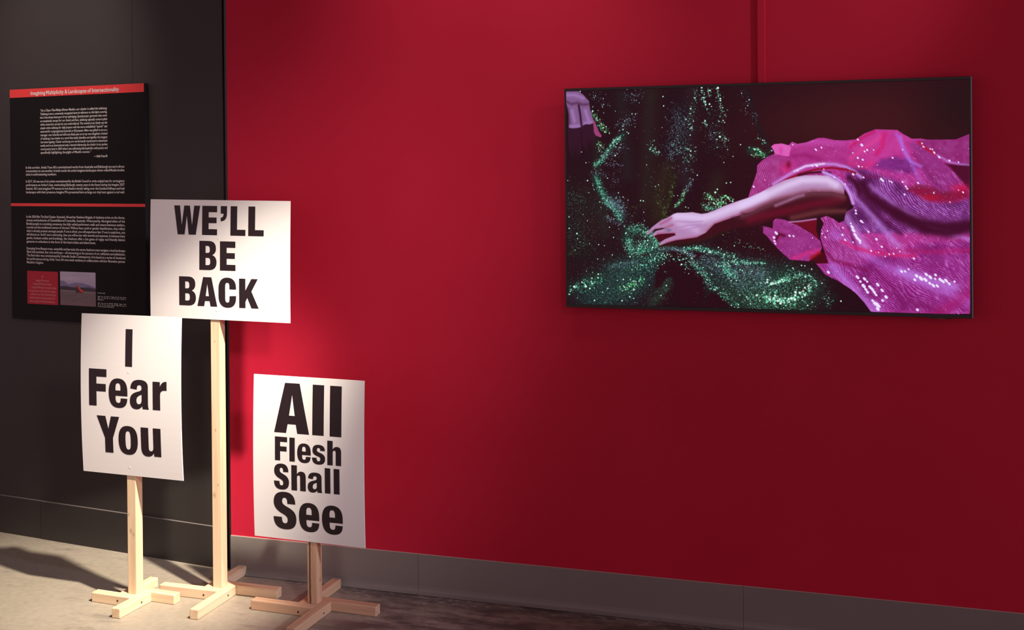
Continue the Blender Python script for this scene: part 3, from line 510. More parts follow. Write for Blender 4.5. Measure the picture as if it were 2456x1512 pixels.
PIC_BOKEH = [(80.2,14.7,2),(101.1,22.5,2),(98.8,44.5,2),(72.5,43.4,2),(72.1,54.6,3.6),(86.9,53.3,1.6),(133.5,56.2,1.6),(177.9,64.2,2.4),(186.8,65.2,2.4),(158.1,82.5,2),(153.1,96.3,2.4),(153.4,105,2.8),(163.8,111.6,2),(167.8,115.2,2.8),(185.7,98.5,1.6),(117,114.3,2.4),(130.1,133.3,2.4),(136.8,142.2,2.8),(133.8,150.6,2.4),(113.1,158.6,2.8),(89.3,159.9,2),(40.8,162.5,2.4),(132,172.9,3.2),(52.8,191.1,2.4),(61.4,190,1.2),(97.3,184.5,2),(215.4,198.4,2),(225.3,158.2,2.4),(242,165.4,2.4),(247.6,165.1,2.8),(231.8,146.8,2),(235.9,135.5,2),(261.2,45.7,2.8),(259.8,21.3,2.8),(265.7,74.9,1.6),(256.8,102,1.6),(84.2,78.9,2.4),(94.8,87.9,2.4),(99.7,100,2.4),(38.7,1.5,2.4),(189.5,28.8,1.6),(197.1,35.9,1.6),(89.5,143.9,1.6),(82.9,143.8,1.6),(360,1,3.7),(358.9,8.5,2.1),(363.9,27.1,3.2),(342.4,27.2,3.2),(368.3,36.7,3.2),(369.9,45.4,3.2),(379.7,44,3.7),(384.8,50.2,2.1),(379,8.7,2.6),(401.4,3.2,4.7),(402.3,23.7,2.6),(407.5,30.6,3.2),(407.5,35.7,3.2),(331.1,54.7,3.2),(331.2,67.4,2.1),(329.5,122.6,2.6),(403.4,88.7,2.6),(368.2,86.4,3.2),(390.8,117.7,2.1),(405.5,128,4.2),(398,134.9,2.6),(398.6,155.3,2.1),(424.9,161.2,2.1),(438.3,178.9,2.1),(415.2,194.2,2.1),(457.5,149.2,2.6),(461.2,18.4,2.1),(480.1,35.6,2.6),(476.2,50.3,2.1),(513,138.6,2.6),(501.4,133.9,2.1),(535.2,165.5,2.6),(493.2,161.9,3.7),(502.7,162.1,2.6),(516.1,181.9,2.1),(485.7,176.4,2.1),(347,226,2.6),(335.9,237.2,2.1),(330.6,163.8,3.2),(341.5,164.6,2.1),(420.9,246.7,2.6),(432,245.3,2.6),(398,262.6,3.2),(392.7,270.5,4.2),(377.9,283.4,3.7),(2.6,238.2,2),(56.6,238.5,3.2),(110.8,232.4,2.4),(71.3,251.4,2),(74.5,262.7,2),(60.1,270.6,2),(89.3,256.3,2.8),(139.8,271.2,2.4),(152.2,282.3,2.4),(165.1,290.5,2),(89.3,295.1,2.4),(108.7,291.5,2.8),(92.2,309.6,1.6),(198.6,291.6,2.8),(205.8,292.4,2.8),(206.7,322,2),(208.6,344.3,2),(5.1,334.8,2.4),(5.4,365.4,2.8),(43.7,328.5,1.6),(55.3,345.1,2),(26.4,379.4,3.6),(28.3,392.8,2.4),(35.3,401.6,1.6),(60.9,406.1,2),(85.6,408.1,2.4),(100.8,410.5,2),(21,423.5,2),(115.1,361.9,2.4),(154.8,359.2,2),(140.2,366.5,1.6),(125.8,388.6,2.4),(121.9,434.5,2),(229.3,413.8,3.6),(216.7,396,3.2),(215.3,405.5,2.8),(209.9,386.6,2.4),(192,416.6,2.8),(169.3,437.9,2.8),(223.1,432.3,2.4),(246.1,250.3,2),(237.6,255,2),(218.8,368.8,1.6),(147.6,311.5,1.6),(117.2,309.4,2.4),(93.3,273.1,2),(133.2,284.4,2),(347.2,226.4,2.4),(335.8,237.4,1.6),(421.2,246.7,2.4),(432,245.5,2.4),(398,262.9,2.8),(392.6,270.7,3.6),(378.6,283.4,3.2),(383.5,288.5,2.8),(389.3,298.6,3.6),(397.7,302.5,2.8),(412.7,296.6,2.4),(368.8,308.5,2.4),(361.8,303.3,2.4),(376.9,301,2),(425.6,283.1,2.4),(428.6,288.6,2.4),(436.5,293.7,3.2),(316.5,308.4,2.4),(323.4,310.7,2),(297.6,298.2,2),(289.6,306.5,2),(295.8,278.7,2),(286.1,279.5,2),(399.6,411.6,2.8),(406.9,415.5,2),(440,406.9,2.4),(411.8,379.6,1.6),(454.3,392.5,1.6),(481.1,407.7,1.6),(461.8,408.4,1.2),(489.1,412.7,1.2),(121.8,434.8,2.2),(82.7,446.3,2.2),(98.8,447,1.5),(145.3,454,1.8),(51.7,478.5,1.8),(68.5,481.9,1.8),(84.1,486.3,3.3),(83.1,495.7,3.3),(39.2,508.5,3.3),(49.8,519.4,4.8),(17.7,520.8,4.8),(60.5,524.8,3.7),(6.8,533.5,2.6),(3.6,541.3,2.6),(135.1,501.7,2.2),(183.4,466.3,1.8),(187.8,468.4,1.8),(223.2,432.3,2.2),(230,413.9,3.3),(169.3,438.9,3),(234.9,443.8,3.3),(260.7,433.2,2.2),(262.2,437.6,2.2),(298.6,445.7,3),(304.7,456.9,3.7),(331.6,440.6,3.3),(314,425.2,3),(320,428,2.2),(314.4,468.7,2.2),(259.8,454.3,2.2),(300.9,431.2,1.5),(264.5,512.5,3),(250.4,539,2.6),(167.9,544.4,3.3),(178.6,548.1,2.6),(147.2,554.8,3.3),(157.1,525.8,2.6),(147.4,529,2.2),(170,499.1,2.6),(73.2,556,3.3),(95.4,533.9,2.6),(109,523.3,3),(178.8,524.6,3.7),(206.5,496.9,2.6),(346.1,477.9,2.6),(340.8,414.5,2.6),(26.6,550.8,1.8),(341.1,414.3,2.8),(362.7,423.1,3.2),(378.6,424,4.4),(399.6,424.7,2.4),(414.3,429.5,3.6),(399.7,411.7,2.4),(407.1,415.8,2),(440,407,2),(438.7,433.1,2.8),(439,437.3,2.4),(434.3,447.2,2.4),(443.2,454.4,2.8),(454.1,468.2,2.8),(459.8,470.1,2.8),(482,472.5,2.4),(346.1,478,2.4),(382.1,481.7,2.4),(431.1,496.9,2.8),(444.7,495.8,2.8),(470.4,450.2,2.4),(480.3,450.8,2.4),(493,450.1,2.4),(516.1,450.5,2.4),(521.9,492.2,4),(521.5,498.4,4.4),(540.8,531.9,4.4),(556.9,490.7,3.2),(593.9,510.2,2.8),(614,510.2,4),(623,511.6,3.2),(615.7,482.3,3.6),(590.9,522.3,5.2),(601.3,523.6,4.4),(613.9,528.2,4.8),(590.1,530,4.8),(581,537.9,6),(589.2,540.7,5.6),(574.3,539.6,4.8),(607.2,534.2,3.6),(547.2,544.9,4.8),(554.2,550.9,5.2),(562.2,543.7,3.6),(527.6,542.3,4.4),(535.4,500.4,3.6),(549,498.6,4),(620.4,554.5,3.2),(471,537.2,2.8),(479.1,553.7,2.4),(449.6,563.8,2),(630.7,463.5,2.8),(606.2,454.5,2.8),(614.4,455.4,2.4),(700.8,541.7,3.2)]
PIC_WHITE = [(544.8,373.8,3.2),(539.3,385,2.9),(540.3,393.9,2.5),(542.5,400.5,1.9),(577.4,380.2,2.4),(587.1,381.2,1.9),(737.3,316.5,1.6),(737.3,323.1,1.9),(749.7,342.7,2.2),(753.9,345.9,1.9),(725.6,348.3,1.9),(728.7,357,3.2),(731.8,365.7,3.5),(735.9,376.6,3.5),(741.1,385.3,3.5),(746.3,390.7,3.2),(747.3,396.1,2.2),(730.5,395.2,1.9),(711.7,389.5,2.1),(706.6,359.3,1.6),(705.5,376.8,2.4),(669.6,367.3,1.6),(656.8,374,1.6),(664.2,382.7,1.6),(767.2,368.7,1.9),(785.8,387,2.9),(798.1,405.3,2.4),(773.2,415.8,2.1),(671,470.6,3.2),(740.5,481.3,3.5),(757.1,485.3,3.2),(763.3,491.8,2.4),(747.3,492.1,2.9),(754.9,502.8,4.1),(760.1,511.4,3.2),(764.2,517.9,3.5),(770.5,505.8,3.5),(775.7,511.1,3.5),(779.8,517.5,3.5),(783.9,523.9,2.9),(788.2,498.8,3.2),(798.4,512.7,3.2),(807.6,528.8,3.8),(799.3,537.7,3.2),(776.5,539.3,3.2),(781.7,545.7,4.8),(787.9,549.9,5.1),(787.8,558.6,3.8),(880.1,558.2,3.2),(844,465.2,2.9),(852.1,465.1,2.5),(860.3,459.6,2.1),(878.6,475.4,3.8),(874.4,485.1,3.2),(888.7,481.6,4.4),(898.8,484.6,3.8),(900.9,471.7,3.2),(909.9,478,3.5),(922,472.4,2.9),(921,482,2.2),(908.8,493,3.2),(916.8,498.2,3.2),(925.9,499.1,2.9),(933,483.9,3.5),(939,488.1,3.2),(946,485.8,3.2),(953,493.1,2.9),(965,487.6,2.5),(815.5,423.5,1.7),(825.8,422.3,1.7),(840.2,416.7,1.6),(833.1,408.2,1.3),(872.7,433.1,2.1),(806.2,429.1,1.6),(790.8,419.5,1.3),(633.2,385.2,1.3),(752.8,154.6,3.1),(765.4,167.1,2.3),(759.5,170.6,1.8),(743.3,186.3,2.3),(754.8,190.9,2.3),(745.2,207.2,2.3),(753.3,208.2,1.3),(731.5,173.8,1.5),(780.6,167.3,1.3),(824.9,186.9,2.1),(848.3,167.4,1.5),(893,152.8,1.7),(896.2,160.7,1.8),(920.7,175.3,2.1),(911.7,166.5,1.7),(916.6,167.4,1.5),(932,186.7,2.1),(955.2,195.3,2.2),(975.7,199.3,1.5),(798.6,239.8,3.1),(802,243.3,2.3),(817,244.3,1.5),(822,246.6,1.8),(847.8,246.2,1.9),(855.2,257.6,2.3),(858.5,262.8,2.1),(883.3,249,1.9),(852.1,276.8,2.3),(919.3,273.5,1.5),(985.5,271.9,1.9),(975.3,266.7,1.2),(955.8,295.7,1.3),(737.4,316.5,2.1),(738.2,323.6,2.3),(750.8,343,2.6),(732,226.6,2.3),(756.6,234.7,1.8),(743.6,141.2,1.9),(788.8,204.5,1),(489.7,256.3,2.1),(517.6,239.8,1.1),(587,151.5,1.3),(643,164.6,2.1),(656.5,159.5,2),(661.6,213.4,1.3),(644.6,204,2.7),(633.8,204.8,1.9),(597.5,216.6,1.6),(731.8,226.9,1.9),(686.5,234,1.9),(713,250.7,1.6)]
PIC_GLOW = [(746.3,104.9),(977.4,59.4)]
PIC_RIDGE = [([(675.9,238.3),(745.1,290.2),(793.8,351.7),(851.6,422.7)],16,(196,138,232),0.6),([(769.9,254.3),(833,305.6),(919,359.1),(998.9,385.6)],11,(190,130,226),0.6),([(685,373.1),(773.7,434),(870.4,483.5),(998,536.1)],20,(188,110,220),0.5),([(682.4,456.1),(733.7,517.2),(787.5,567.2)],24,(196,130,236),0.6),([(841.6,463.6),(899.2,482.9),(965.4,501.7)],22,(196,140,240),0.6),([(715.1,331.5),(744.5,382.9),(764,413.6)],18,(206,150,240),0.6),([(532.7,374.4),(553.1,405.8)],16,(220,150,235),0.6),([(834.1,127.1),(853.1,168.1),(876.9,219.2),(895.7,259.9)],9,(180,110,226),0.5),([(565.1,153.8),(636.3,144.4),(706.4,150.6)],14,(206,90,190),0.4),([(726,187),(765.6,156.7),(795.1,136.6)],14,(224,70,150),0.5)]
PIC_VALLEY = [([(745.2,279.9),(793.9,331.2),(842.2,371.8)],12,(70,4,50),0.6),([(860.5,534.6),(927.3,561.2)],26,(110,10,80),0.5),([(639.7,389.1),(684.5,440.5),(763.7,465)],9,(120,10,70),0.6),([(917.7,573.6),(974.6,531.6),(1002.9,510.9)],26,(160,20,100),0.6),([(575.1,180.1),(615.9,177.4),(656.1,191.4)],12,(140,20,96),0.5),([(686.1,207.3),(735.6,228.4),(794.5,233.9)],9,(130,16,84),0.5),([(872.3,178.6),(910.2,229.6),(947.9,280.3)],12,(120,20,86),0.4),([(773.5,454.6),(822,504.9),(850.7,555.2)],11,(120,16,92),0.6),([(719.9,357.3),(739.4,413.9)],7,(80,10,70),0.5),([(832.3,412.8),(918.6,416.7),(1003.4,410.6)],12,(176,20,96),0.5)]
PIC_RIM = [(660.6,220.8),(686.5,232.5),(703.3,245.1),(716.5,260),(725.2,278.4),(731.3,298.7)]
PIC_RIMGAP = [(711.1,269.2),(719,282.1),(722.4,298.7),(715.3,306.1),(704.6,307.9)]
PIC_CLOTH = [([(227,13.1),(213.8,290)],34,(40,34,26),0.6),([(149.6,16.4),(164.6,224.4)],26,(34,30,30),0.6),([(335.5,10.8),(312.3,236.2)],30,(42,30,36),0.6),([(70.3,91.4),(101.8,377.9)],20,(34,34,30),0.6),([(269.2,203.5),(240.9,333.4)],30,(46,40,22),0.6),([(397.8,236.7),(376,311.5)],30,(44,36,26),0.5)]

def c_len(p): return sum(math.dist(a, b) for a, b in zip(p, p[1:]))
def film_still():
    c = Canvas(1560, 884, 1.56, (34, 5, 16)); R = c.rng
    # backdrop
    c.blob(760, 95, 300, 120, (70, 20, 22), .75); c.blob(980, 60, 90, 90, (34, 12, 16), .8); c.blob(560, 330, 160, 120, (52, 6, 20), .7)
    c.blob(60, 330, 80, 90, (40, 26, 28), .6); c.blob(100, 480, 130, 90, (32, 16, 20), .6); c.blob(200, 30, 260, 40, (32, 8, 18), .6)
    for pts, w, col, a in PIC_CLOTH: c.stroke(pts, w*1.3, col, a)
    for pts, w, col, a in PIC_TINT: c.stroke(pts, w[0]*1.2, tuple(q*.72 for q in col), a)
    lfv = c.lowfreq(16, 21)
    for _ in range(9000):     # the dull backs of countless sequins
        x, y = R.random()*520, R.random()*566
        if lfv[min(c.h-1, int(y*.45*c.k)), min(c.w-1, int(x*c.k))]*(.55+.75*(y > 300)) > .42+.5*R.random():
            c.dot(x, y, .45+.5*R.random(), [(64, 96, 80), (84, 92, 104), (56, 66, 40), (96, 140, 120)][R.integers(4)], .25+.4*R.random())
    for pts, w, col, a in PIC_TINT:
        if w[0] < 20: continue
        for _ in range(int(c_len(pts)*w[0]*.10)):
            i = R.integers(len(pts)-1); q = R.random(); p0, p1 = pts[i], pts[i+1]
            c.dot(p0[0]+(p1[0]-p0[0])*q+R.normal()*w[0]*.5, p0[1]+(p1[1]-p0[1])*q+R.normal()*w[0]*.5, .45+.6*R.random(), [(80, 150, 125), (100, 125, 130), (60, 110, 80), (120, 200, 170)][R.integers(4)], .25+.45*R.random())
    for h in PIC_HOLES: c.poly(h, (38, 4, 16), 2.0, .95)
    PAL = [[(70, 190, 150), (110, 215, 180), (60, 140, 110), (190, 250, 225)], [(95, 125, 140), (120, 150, 165), (80, 95, 120), (150, 190, 190)],
           [(70, 190, 110), (110, 230, 160), (60, 150, 90), (210, 255, 225)], [(150, 245, 200), (200, 255, 230), (110, 220, 170), (235, 255, 245)], [(70, 80, 40), (80, 100, 50), (60, 60, 35), (90, 130, 90)]]
    for pts, w, n, rm, pal in PIC_SPRAY:
        segl = [math.dist(a, b) for a, b in zip(pts, pts[1:])]; tot = sum(segl)
        for _ in range(int(n*1.25)):
            t = R.random()*tot; i = 0
            while i < len(segl)-1 and t > segl[i]: t -= segl[i]; i += 1
            a, b = pts[i], pts[i+1]; q = t/max(segl[i], 1e-6)
            x = a[0]+(b[0]-a[0])*q+R.normal()*w*.55; y = a[1]+(b[1]-a[1])*q+R.normal()*w*.55
            r = .35+rm*R.random()**2.2*1.1
            c.dot(x, y, r, PAL[pal][R.integers(4)], .35+.6*R.random())
    for _ in range(700):      # stray sequins over the whole green cloth
        x, y = R.random()*480, R.random()*560
        c.dot(x, y, .4+.7*R.random()**2, PAL[R.integers(2)][R.integers(4)], .15+.35*R.random())
    for x, y, r in PIC_BOKEH:
        r *= .60; b = min(1.0, .55+r*.09)
        c.dot(x, y, r*1.35, (50, 150, 110), .45)
        c.dot(x, y, r, (110+135*b, 240, 175+70*b), .95); c.dot(x, y, r*.6, (225, 255, 243), .9 if r > 2.2 else .45)
    # the hand coming in at top left
    sl, m = c.poly(PIC_LHAND, (128, 88, 138), 1.2)
    for d in PIC_LSH: c.stroke(d, 7, (84, 40, 72), .75, clip=(sl, m))
    for d in PIC_LHI: c.stroke(d, 9, (166, 124, 186), .7, clip=(sl, m))
    for d in PIC_LDARK:
        c.stroke(d+d[:1], 3, (46, 12, 33), .9); c.poly(d, (48, 13, 35), 1.0, 1.0)
        bx = max(d, key=lambda q: q[1]); c.blob(bx[0], bx[1]-3, 11, 24, (34, 6, 19), .95)
    c.stroke(PIC_LGAP, 5, (38, 6, 26), .95)
    c.poly(PIC_THUMB, (150, 62, 112), 1.0)
    # ---- pink sequinned garment
    lf = c.lowfreq(9, 3); lf2 = c.lowfreq(30, 5); fine = c.lowfreq(2.2, 9)
    sl, m = c.poly(PIC_PINK, (172, 46, 132), .8); whole = (sl, m)
    full = np.zeros((c.h, c.w), np.float32); full[sl] = m
    c.blend(sl, m*(.55*lf2[sl]), (196, 66, 170))
    def stripes(pts, ang, per, lo, hi, soft=3.0, amt=.8, warp=5.0, bend=0.0, within=True, seed=1):
        s_, mm = c.mask(pts, soft)
        if within: mm = mm*full[s_]
        X, Y = c.X[s_], c.Y[s_]; a = math.radians(ang); cx = sum(p[0] for p in pts)/len(pts); cy = sum(p[1] for p in pts)/len(pts)
        u = (X-cx)*-math.sin(a)+(Y-cy)*math.cos(a); v = (X-cx)*math.cos(a)+(Y-cy)*math.sin(a)
        ph = (u + bend*v*v/100 + warp*(c.lowfreq(45, seed)[s_]-.5))/per
        t = .5+.5*np.cos(2*math.pi*ph); t = t**1.3
        bead = .72+.28*np.cos(2*math.pi*v/(per*.62)+(np.floor(ph)%2)*math.pi)
        t = t*bead*(.55+.6*lf[s_])
        col = np.array(lo, np.float32)/255+(np.array(hi, np.float32)-np.array(lo, np.float32))/255*np.clip(t, 0, 1)[..., None]
        c.blend(s_, mm*amt, col)
    stripes(PIC_DOME, 8, 3.4, (182, 38, 128), (224, 92, 192), 6, .8, 12, .3, seed=2)
    stripes(PIC_MID, 22, 3.6, (150, 28, 108), (222, 88, 186), 6, .8, 10, .5, seed=3)
    stripes(PIC_SLOPE, 28, 3.5, (128, 28, 104), (186, 84, 176), 8, .9, 8, seed=4)
    s_, mm = c.mask(PIC_UPR, 2.5); c.blend(s_, mm*full[s_]*.9, (134, 30, 102)); c.blend(s_, mm*full[s_]*.7*lf[s_], (160, 60, 140))
    stripes(PIC_OVAL, 4, 3.5, (104, 18, 92), (172, 84, 200), 6, .95, 4, seed=6)
    stripes(PIC_DRAPE, 56, 4.9, (104, 30, 104), (188, 122, 224), 5, .95, 14, .25, seed=7)
    stripes(PIC_LOW, 50, 5.0, (132, 24, 108), (196, 92, 206), 10, .95, 26, .3, seed=8)
    stripes(PIC_LOBE2, 58, 5.0, (140, 30, 112), (214, 116, 212), 4, .9, 12, .3, seed=9)
    for _ in range(2600):     # rows of sequins catching or losing the light
        x, y = 640+R.random()*360, 215+R.random()*350
        i, j = min(c.h-1, int(y*c.k)), min(c.w-1, int(x*c.k))
        if full[i, j] < .9: continue
        a = math.radians(52+16*(lf2[i, j]-.5)); l = 4+10*R.random(); up = R.random() < .5
        c.stroke([(x, y), (x+l*math.cos(a), y+l*math.sin(a))], 1.3, (222, 150, 236) if up else (104, 12, 84), .3+.3*R.random())
    s_, mm = c.mask(PIC_DRAPE, 8); c.blend(s_, mm*full[s_]*np.clip((lf2[s_]-.45)*1.6, 0, .6), (66, 8, 60))
    s_, mm = c.mask(PIC_LOW, 8); c.blend(s_, mm*full[s_]*np.clip((c.lowfreq(40, 33)[s_]-.5)*1.5, 0, .5), (104, 12, 84))
    for pts, w, col, a in PIC_RIDGE: c.stroke(pts, w, col, a, clip=whole)
    for pts, w, col, a in PIC_VALLEY: c.stroke(pts, w, col, a, clip=whole)
    for f, w, a in ((PIC_FOLD1, 25, .92), (PIC_FOLD3, 26, .92), (PIC_FOLD2, 13, .9)): c.stroke(f, w, (62, 2, 36), a, clip=whole)
    c.poly(PIC_DARKR, (72, 2, 34), 3, .95); c.poly(PIC_REDPIT, (128, 6, 44), 6, .8)
    c.stroke(PIC_REDPIT[:5], 10, (110, 20, 50), .5, clip=whole)
    c.blob(PIC_REDPIT[5][0], PIC_REDPIT[5][1], 22, 10, (196, 18, 72), .8); c.blob(PIC_REDPIT[10][0], PIC_REDPIT[10][1]-8, 20, 7, (180, 16, 44), .7)
    c.stroke(PIC_REDL, 11, (206, 34, 112), .75, clip=whole)
    x, y = PIC_DOME[3]
    c.stroke([(x-60, y+44), (x-35, y+22), (x-4, y+6)], 7, (196, 20, 92), .7, clip=whole)
    c.stroke([(x+20, y+14), (x+14, y+44), (x+2, y+60)], 11, (206, 26, 108), .75, clip=whole)
    c.stroke([(x-10, y+84), (x-34, y+92), (x-60, y+86)], 16, (216, 40, 120), .5, clip=whole)
    c.stroke([(x+58, y+18), (x+62, y+50), (x+80, y+80), (x+104, y+92)], 7, (176, 110, 226), .7, clip=whole)
    x, y = PIC_UPR[0]; c.stroke([(x+4, y+2), (x+18, y+16), (x+42, y+32)], 6, (180, 10, 50), .85, clip=whole)
    x, y = PIC_UPR[6]; c.stroke([(x-28, y-18), (x, y), (x+22, y+5), (x+46, y+7)], 5, (190, 130, 220), .7, clip=whole)
    # sleeve above the arm
    stripes(PIC_SLEEVE, 76, 3.7, (140, 20, 96), (226, 142, 226), 1.5, .97, 8, -.5, False, 12)
    x, y = PIC_SLEEVE[11]; c.blob(x-18, y-2, 16, 14, (206, 36, 120), .8); c.blob(x-12, y-12, 6, 9, (120, 4, 44), .9)
    c.poly(PIC_FLAP, (218, 92, 182), 1.2); c.blob(PIC_FLAP[2][0]-2, PIC_FLAP[2][1]+18, 5, 10, (196, 56, 150), .6)
    c.stroke(PIC_BAND, 8, (196, 140, 224), .85); c.stroke(PIC_BAND[2:6], 5, (236, 214, 250), .8)
    s_ = c.win(470, 200, 760, 320)
    c.stroke(PIC_REDEDGE, 5.5, (146, 12, 48), .95, True); c.stroke(PIC_DARKEDGE, 6, (52, 2, 18), .9)
    # cuff below the arm
    s2, m2 = c.poly(PIC_LOBE, (150, 40, 118), 1.0); full[:] = 0; full[s2] = m2
    stripes(PIC_LOBE, 24, 3.6, (128, 22, 100), (216, 110, 208), 1.5, .95, 14, -.5, seed=14)
    x, y = PIC_LOBE[10]; c.stroke([(x-70, y+28), (x-30, y+12), (x+2, y+6)], 12, (214, 42, 128), .7, clip=(s2, m2))
    c.poly(PIC_INNER, (108, 4, 28), 1.5); c.stroke(PIC_INNER[:3], 4, (206, 150, 220), .8)
    c.poly(PIC_PIT2, (74, 2, 20), 1.5); c.stroke([PIC_PIT2[4], PIC_PIT2[5], PIC_PIT2[6]], 7, (176, 16, 36), .85)
    c.stroke([(x-112, y-20), (x-104, y-34), (x-92, y-30)], 7, (90, 2, 30), .85)
    # ---- arm and hand
    c.poly(PIC_ARMSH, (60, 8, 22), 2.0, .95); c.poly(PIC_GAP, (72, 4, 24), 1.0)
    c.stroke(PIC_UNDER, 20, (104, 10, 36), .8)
    x, y = PIC_ARMSH[5]; c.stroke([(x-130, y+42), (x-60, y+26), (x-5, y+24)], 14, (112, 52, 54), .75)
    c.stroke([(q[0], q[1]+5) for q in PIC_ARMLO], 20, (112, 58, 74), .8)
    c.stroke(PIC_RIMGAP, 9, (58, 4, 24), .9); c.stroke(PIC_RIM, 9, (176, 110, 204), .9, True); c.stroke(PIC_RIM, 3.5, (226, 180, 246), .7)
    sl, m = c.poly(PIC_ARM, (178, 132, 178), 1.2); cl = (sl, m)
    c.stroke(PIC_ARMHI, 21, (226, 202, 242), .85, clip=cl); c.stroke(PIC_HANDHI, 26, (226, 202, 244), .85, clip=cl); c.stroke(PIC_HANDHI2, 18, (210, 172, 222), .7, clip=cl)
    c.stroke(PIC_ARMLO, 11, (150, 84, 112), .75, clip=cl); c.stroke([(q[0], q[1]+4) for q in PIC_ARMLO], 7, (104, 40, 64), .8, clip=cl)
    for k in PIC_KNUCK: c.stroke(k, 5.5, (170, 84, 124), .75, clip=cl)
    for k in PIC_TEND: c.stroke(k, 3, (172, 126, 184), .6, clip=cl)
    c.stroke(PIC_GLINT, 8, (158, 104, 142), .8)
    (x, y), (x2, y2), (x3, y3) = PIC_TATT
    c.blob(x, y, 8, 4.6, (112, 92, 132), .85); c.blob(x-3, y, 2.4, 1.8, (160, 130, 176), .8); c.blob(x2, y2, 8, 3, (60, 34, 56), .85); c.blob(x3, y3, 9, 3, (74, 30, 52), .7)
    # glints on the pink cloth
    for x, y, r in PIC_WHITE:
        r *= .85; c.dot(x, y, r*1.7, (190, 130, 230), .45); q = r*(.25+.6*R.random()); c.stroke([(x-q, y-q*1.15), (x+q, y+q*1.15)], r*1.75, (244, 234, 253), .96, True)
    for _ in range(1500):
        x, y = 480+R.random()*520, 140+R.random()*426
        i, j = min(c.h-1, int(y*c.k)), min(c.w-1, int(x*c.k))
        if c.a[i, j, 0] > .5 and c.a[i, j, 1] < .5: c.dot(x, y, .4+.7*R.random()**2, (228, 190, 240), .25+.5*R.random())
    c.a += (R.random((c.h, c.w, 1)).astype(np.float32)-.5)*.025
    return c.image('film_still')

def beach_print():
    c = Canvas(204, 148, 1.0, (150, 140, 158))
    for y in range(0, 75, 5): c.stroke([(0, y), (204, y)], 8, (182-y*.25, 176-y*.35, 196-y*.2), .8)
    c.blob(120, 12, 70, 8, (160, 154, 176), .8); c.blob(50, 30, 60, 8, (196, 190, 206), .6)
    c.poly([(0, 42), (14, 40), (30, 46), (48, 57), (70, 50), (90, 47), (130, 48), (170, 56), (204, 66), (204, 80), (0, 80)], (118, 112, 150), 1.5)
    c.poly([(130, 70), (160, 60), (204, 72), (204, 80), (120, 80)], (92, 88, 122), 1.5)
    c.poly([(0, 66), (30, 63), (60, 67), (90, 68), (140, 67), (204, 70), (204, 86), (0, 86)], (44, 38, 48), 1.5)
    c.poly([(0, 80), (204, 83), (204, 150), (0, 150)], (104, 88, 92), 1.0)
    c.stroke([(0, 84), (204, 90)], 4, (132, 122, 132), .8)
    for k in range(26):
        y = 92+k*2.2; x = c.rng.random()*150; c.stroke([(x, y), (x+50*c.rng.random()+10, y+1)], 2.5, (84, 70, 74) if k % 2 else (118, 100, 104), .6)
    c.poly([(0, 132), (204, 134), (204, 150), (0, 150)], (120, 92, 100), 4, .6)
    c.poly([(96, 58), (102, 60), (128, 80), (138, 84), (134, 92), (110, 90), (90, 92), (90, 84)], (70, 20, 28), 1)
    c.poly([(96, 58), (102, 60), (128, 80), (138, 82), (134, 90), (118, 86), (104, 72)], (206, 62, 52), 1)
    return c.image('beach_print')

def image_mat(name, im, emit):
    m = bpy.data.materials.new(name); m.use_nodes = True; nt = m.node_tree; b = nt.nodes['Principled BSDF']
    t = N(nt, 'ShaderNodeTexImage'); t.image = im; t.extension = 'EXTEND'
    tc = N(nt, 'ShaderNodeTexCoord'); nt.links.new(tc.outputs['UV'], t.inputs['Vector'])
    if emit:
        b.inputs['Base Color'].default_value = (0.004, 0.004, 0.005, 1); b.inputs['Roughness'].default_value = 0.35
        b.inputs['Specular IOR Level'].default_value = 0.15
        nt.links.new(t.outputs[0], b.inputs['Emission Color']); b.inputs['Emission Strength'].default_value = emit
    else:
        nt.links.new(t.outputs[0], b.inputs['Base Color']); b.inputs['Roughness'].default_value = 0.5
    return m
def picture(name, x0, x1, y, z0, z1, m, parent, depth=0.0012):
    bm = bmesh.new(); box(bm, x0, x1, y, y+depth, z0, z1)
    uv = bm.loops.layers.uv.new('UVMap')
    for f in bm.faces:
        for l in f.loops: l[uv].uv = ((l.vert.co.x-x0)/(x1-x0), (l.vert.co.z-z0)/(z1-z0))
    return link(name, bm, m, parent)

# ------------------------------------------------------------------ television
TX0, TX1, TZ0, TZ1 = 0.9245, 2.3025, 1.1265, 1.9206
tv = empty('television', ((TX0+TX1)/2, 0, TZ0)); tw = (TX1-TX0)/2; th = TZ1-TZ0
tag(tv, 'large black flat television on the red wall showing an arm on pink and green sequins', 'television')
M_BEZ = mat('black_television_plastic', (0.018, 0.014, 0.013), 0.38, 0.45)[0]
M_EDGE = mat('grey_metal_edge', (0.16, 0.24, 0.25), 0.30, 0.6, 0.6)[0]
link('back_housing', boxmesh((-tw+.10, tw-.10, -.040, -.0005, .06, th-.06), .004, 2), M_BEZ, tv)
link('panel_body', boxmesh((-tw+.002, tw-.002, -.0565, -.041, .002, th-.002), .001, 1), M_BEZ, tv)
SX0, SX1, SZ0, SZ1 = 0.9308-TX0-tw, 2.2938-TX0-tw, 1.1390-TZ0, 1.9112-TZ0
for x0, x1, z0, z1 in ((-tw, tw, 0, SZ0), (-tw, tw, SZ1, th), (-tw, SX0, SZ0, SZ1), (SX1, tw-.0038, SZ0, SZ1)):
    link('bezel', boxmesh((x0, x1, -.0610, -.0440, z0, z1), .0008, 1), M_BEZ, tv)
link('edge_trim', boxmesh((tw-.0036, tw+.0004, -.0614, -.0440, .0005, th), .0008, 1), M_EDGE, tv)
for z in (SZ0, SZ1): pass
picture('screen', SX0, SX1, -.0585, SZ0, SZ1, image_mat('screen_picture', film_still(), 1.0), tv, .0018)
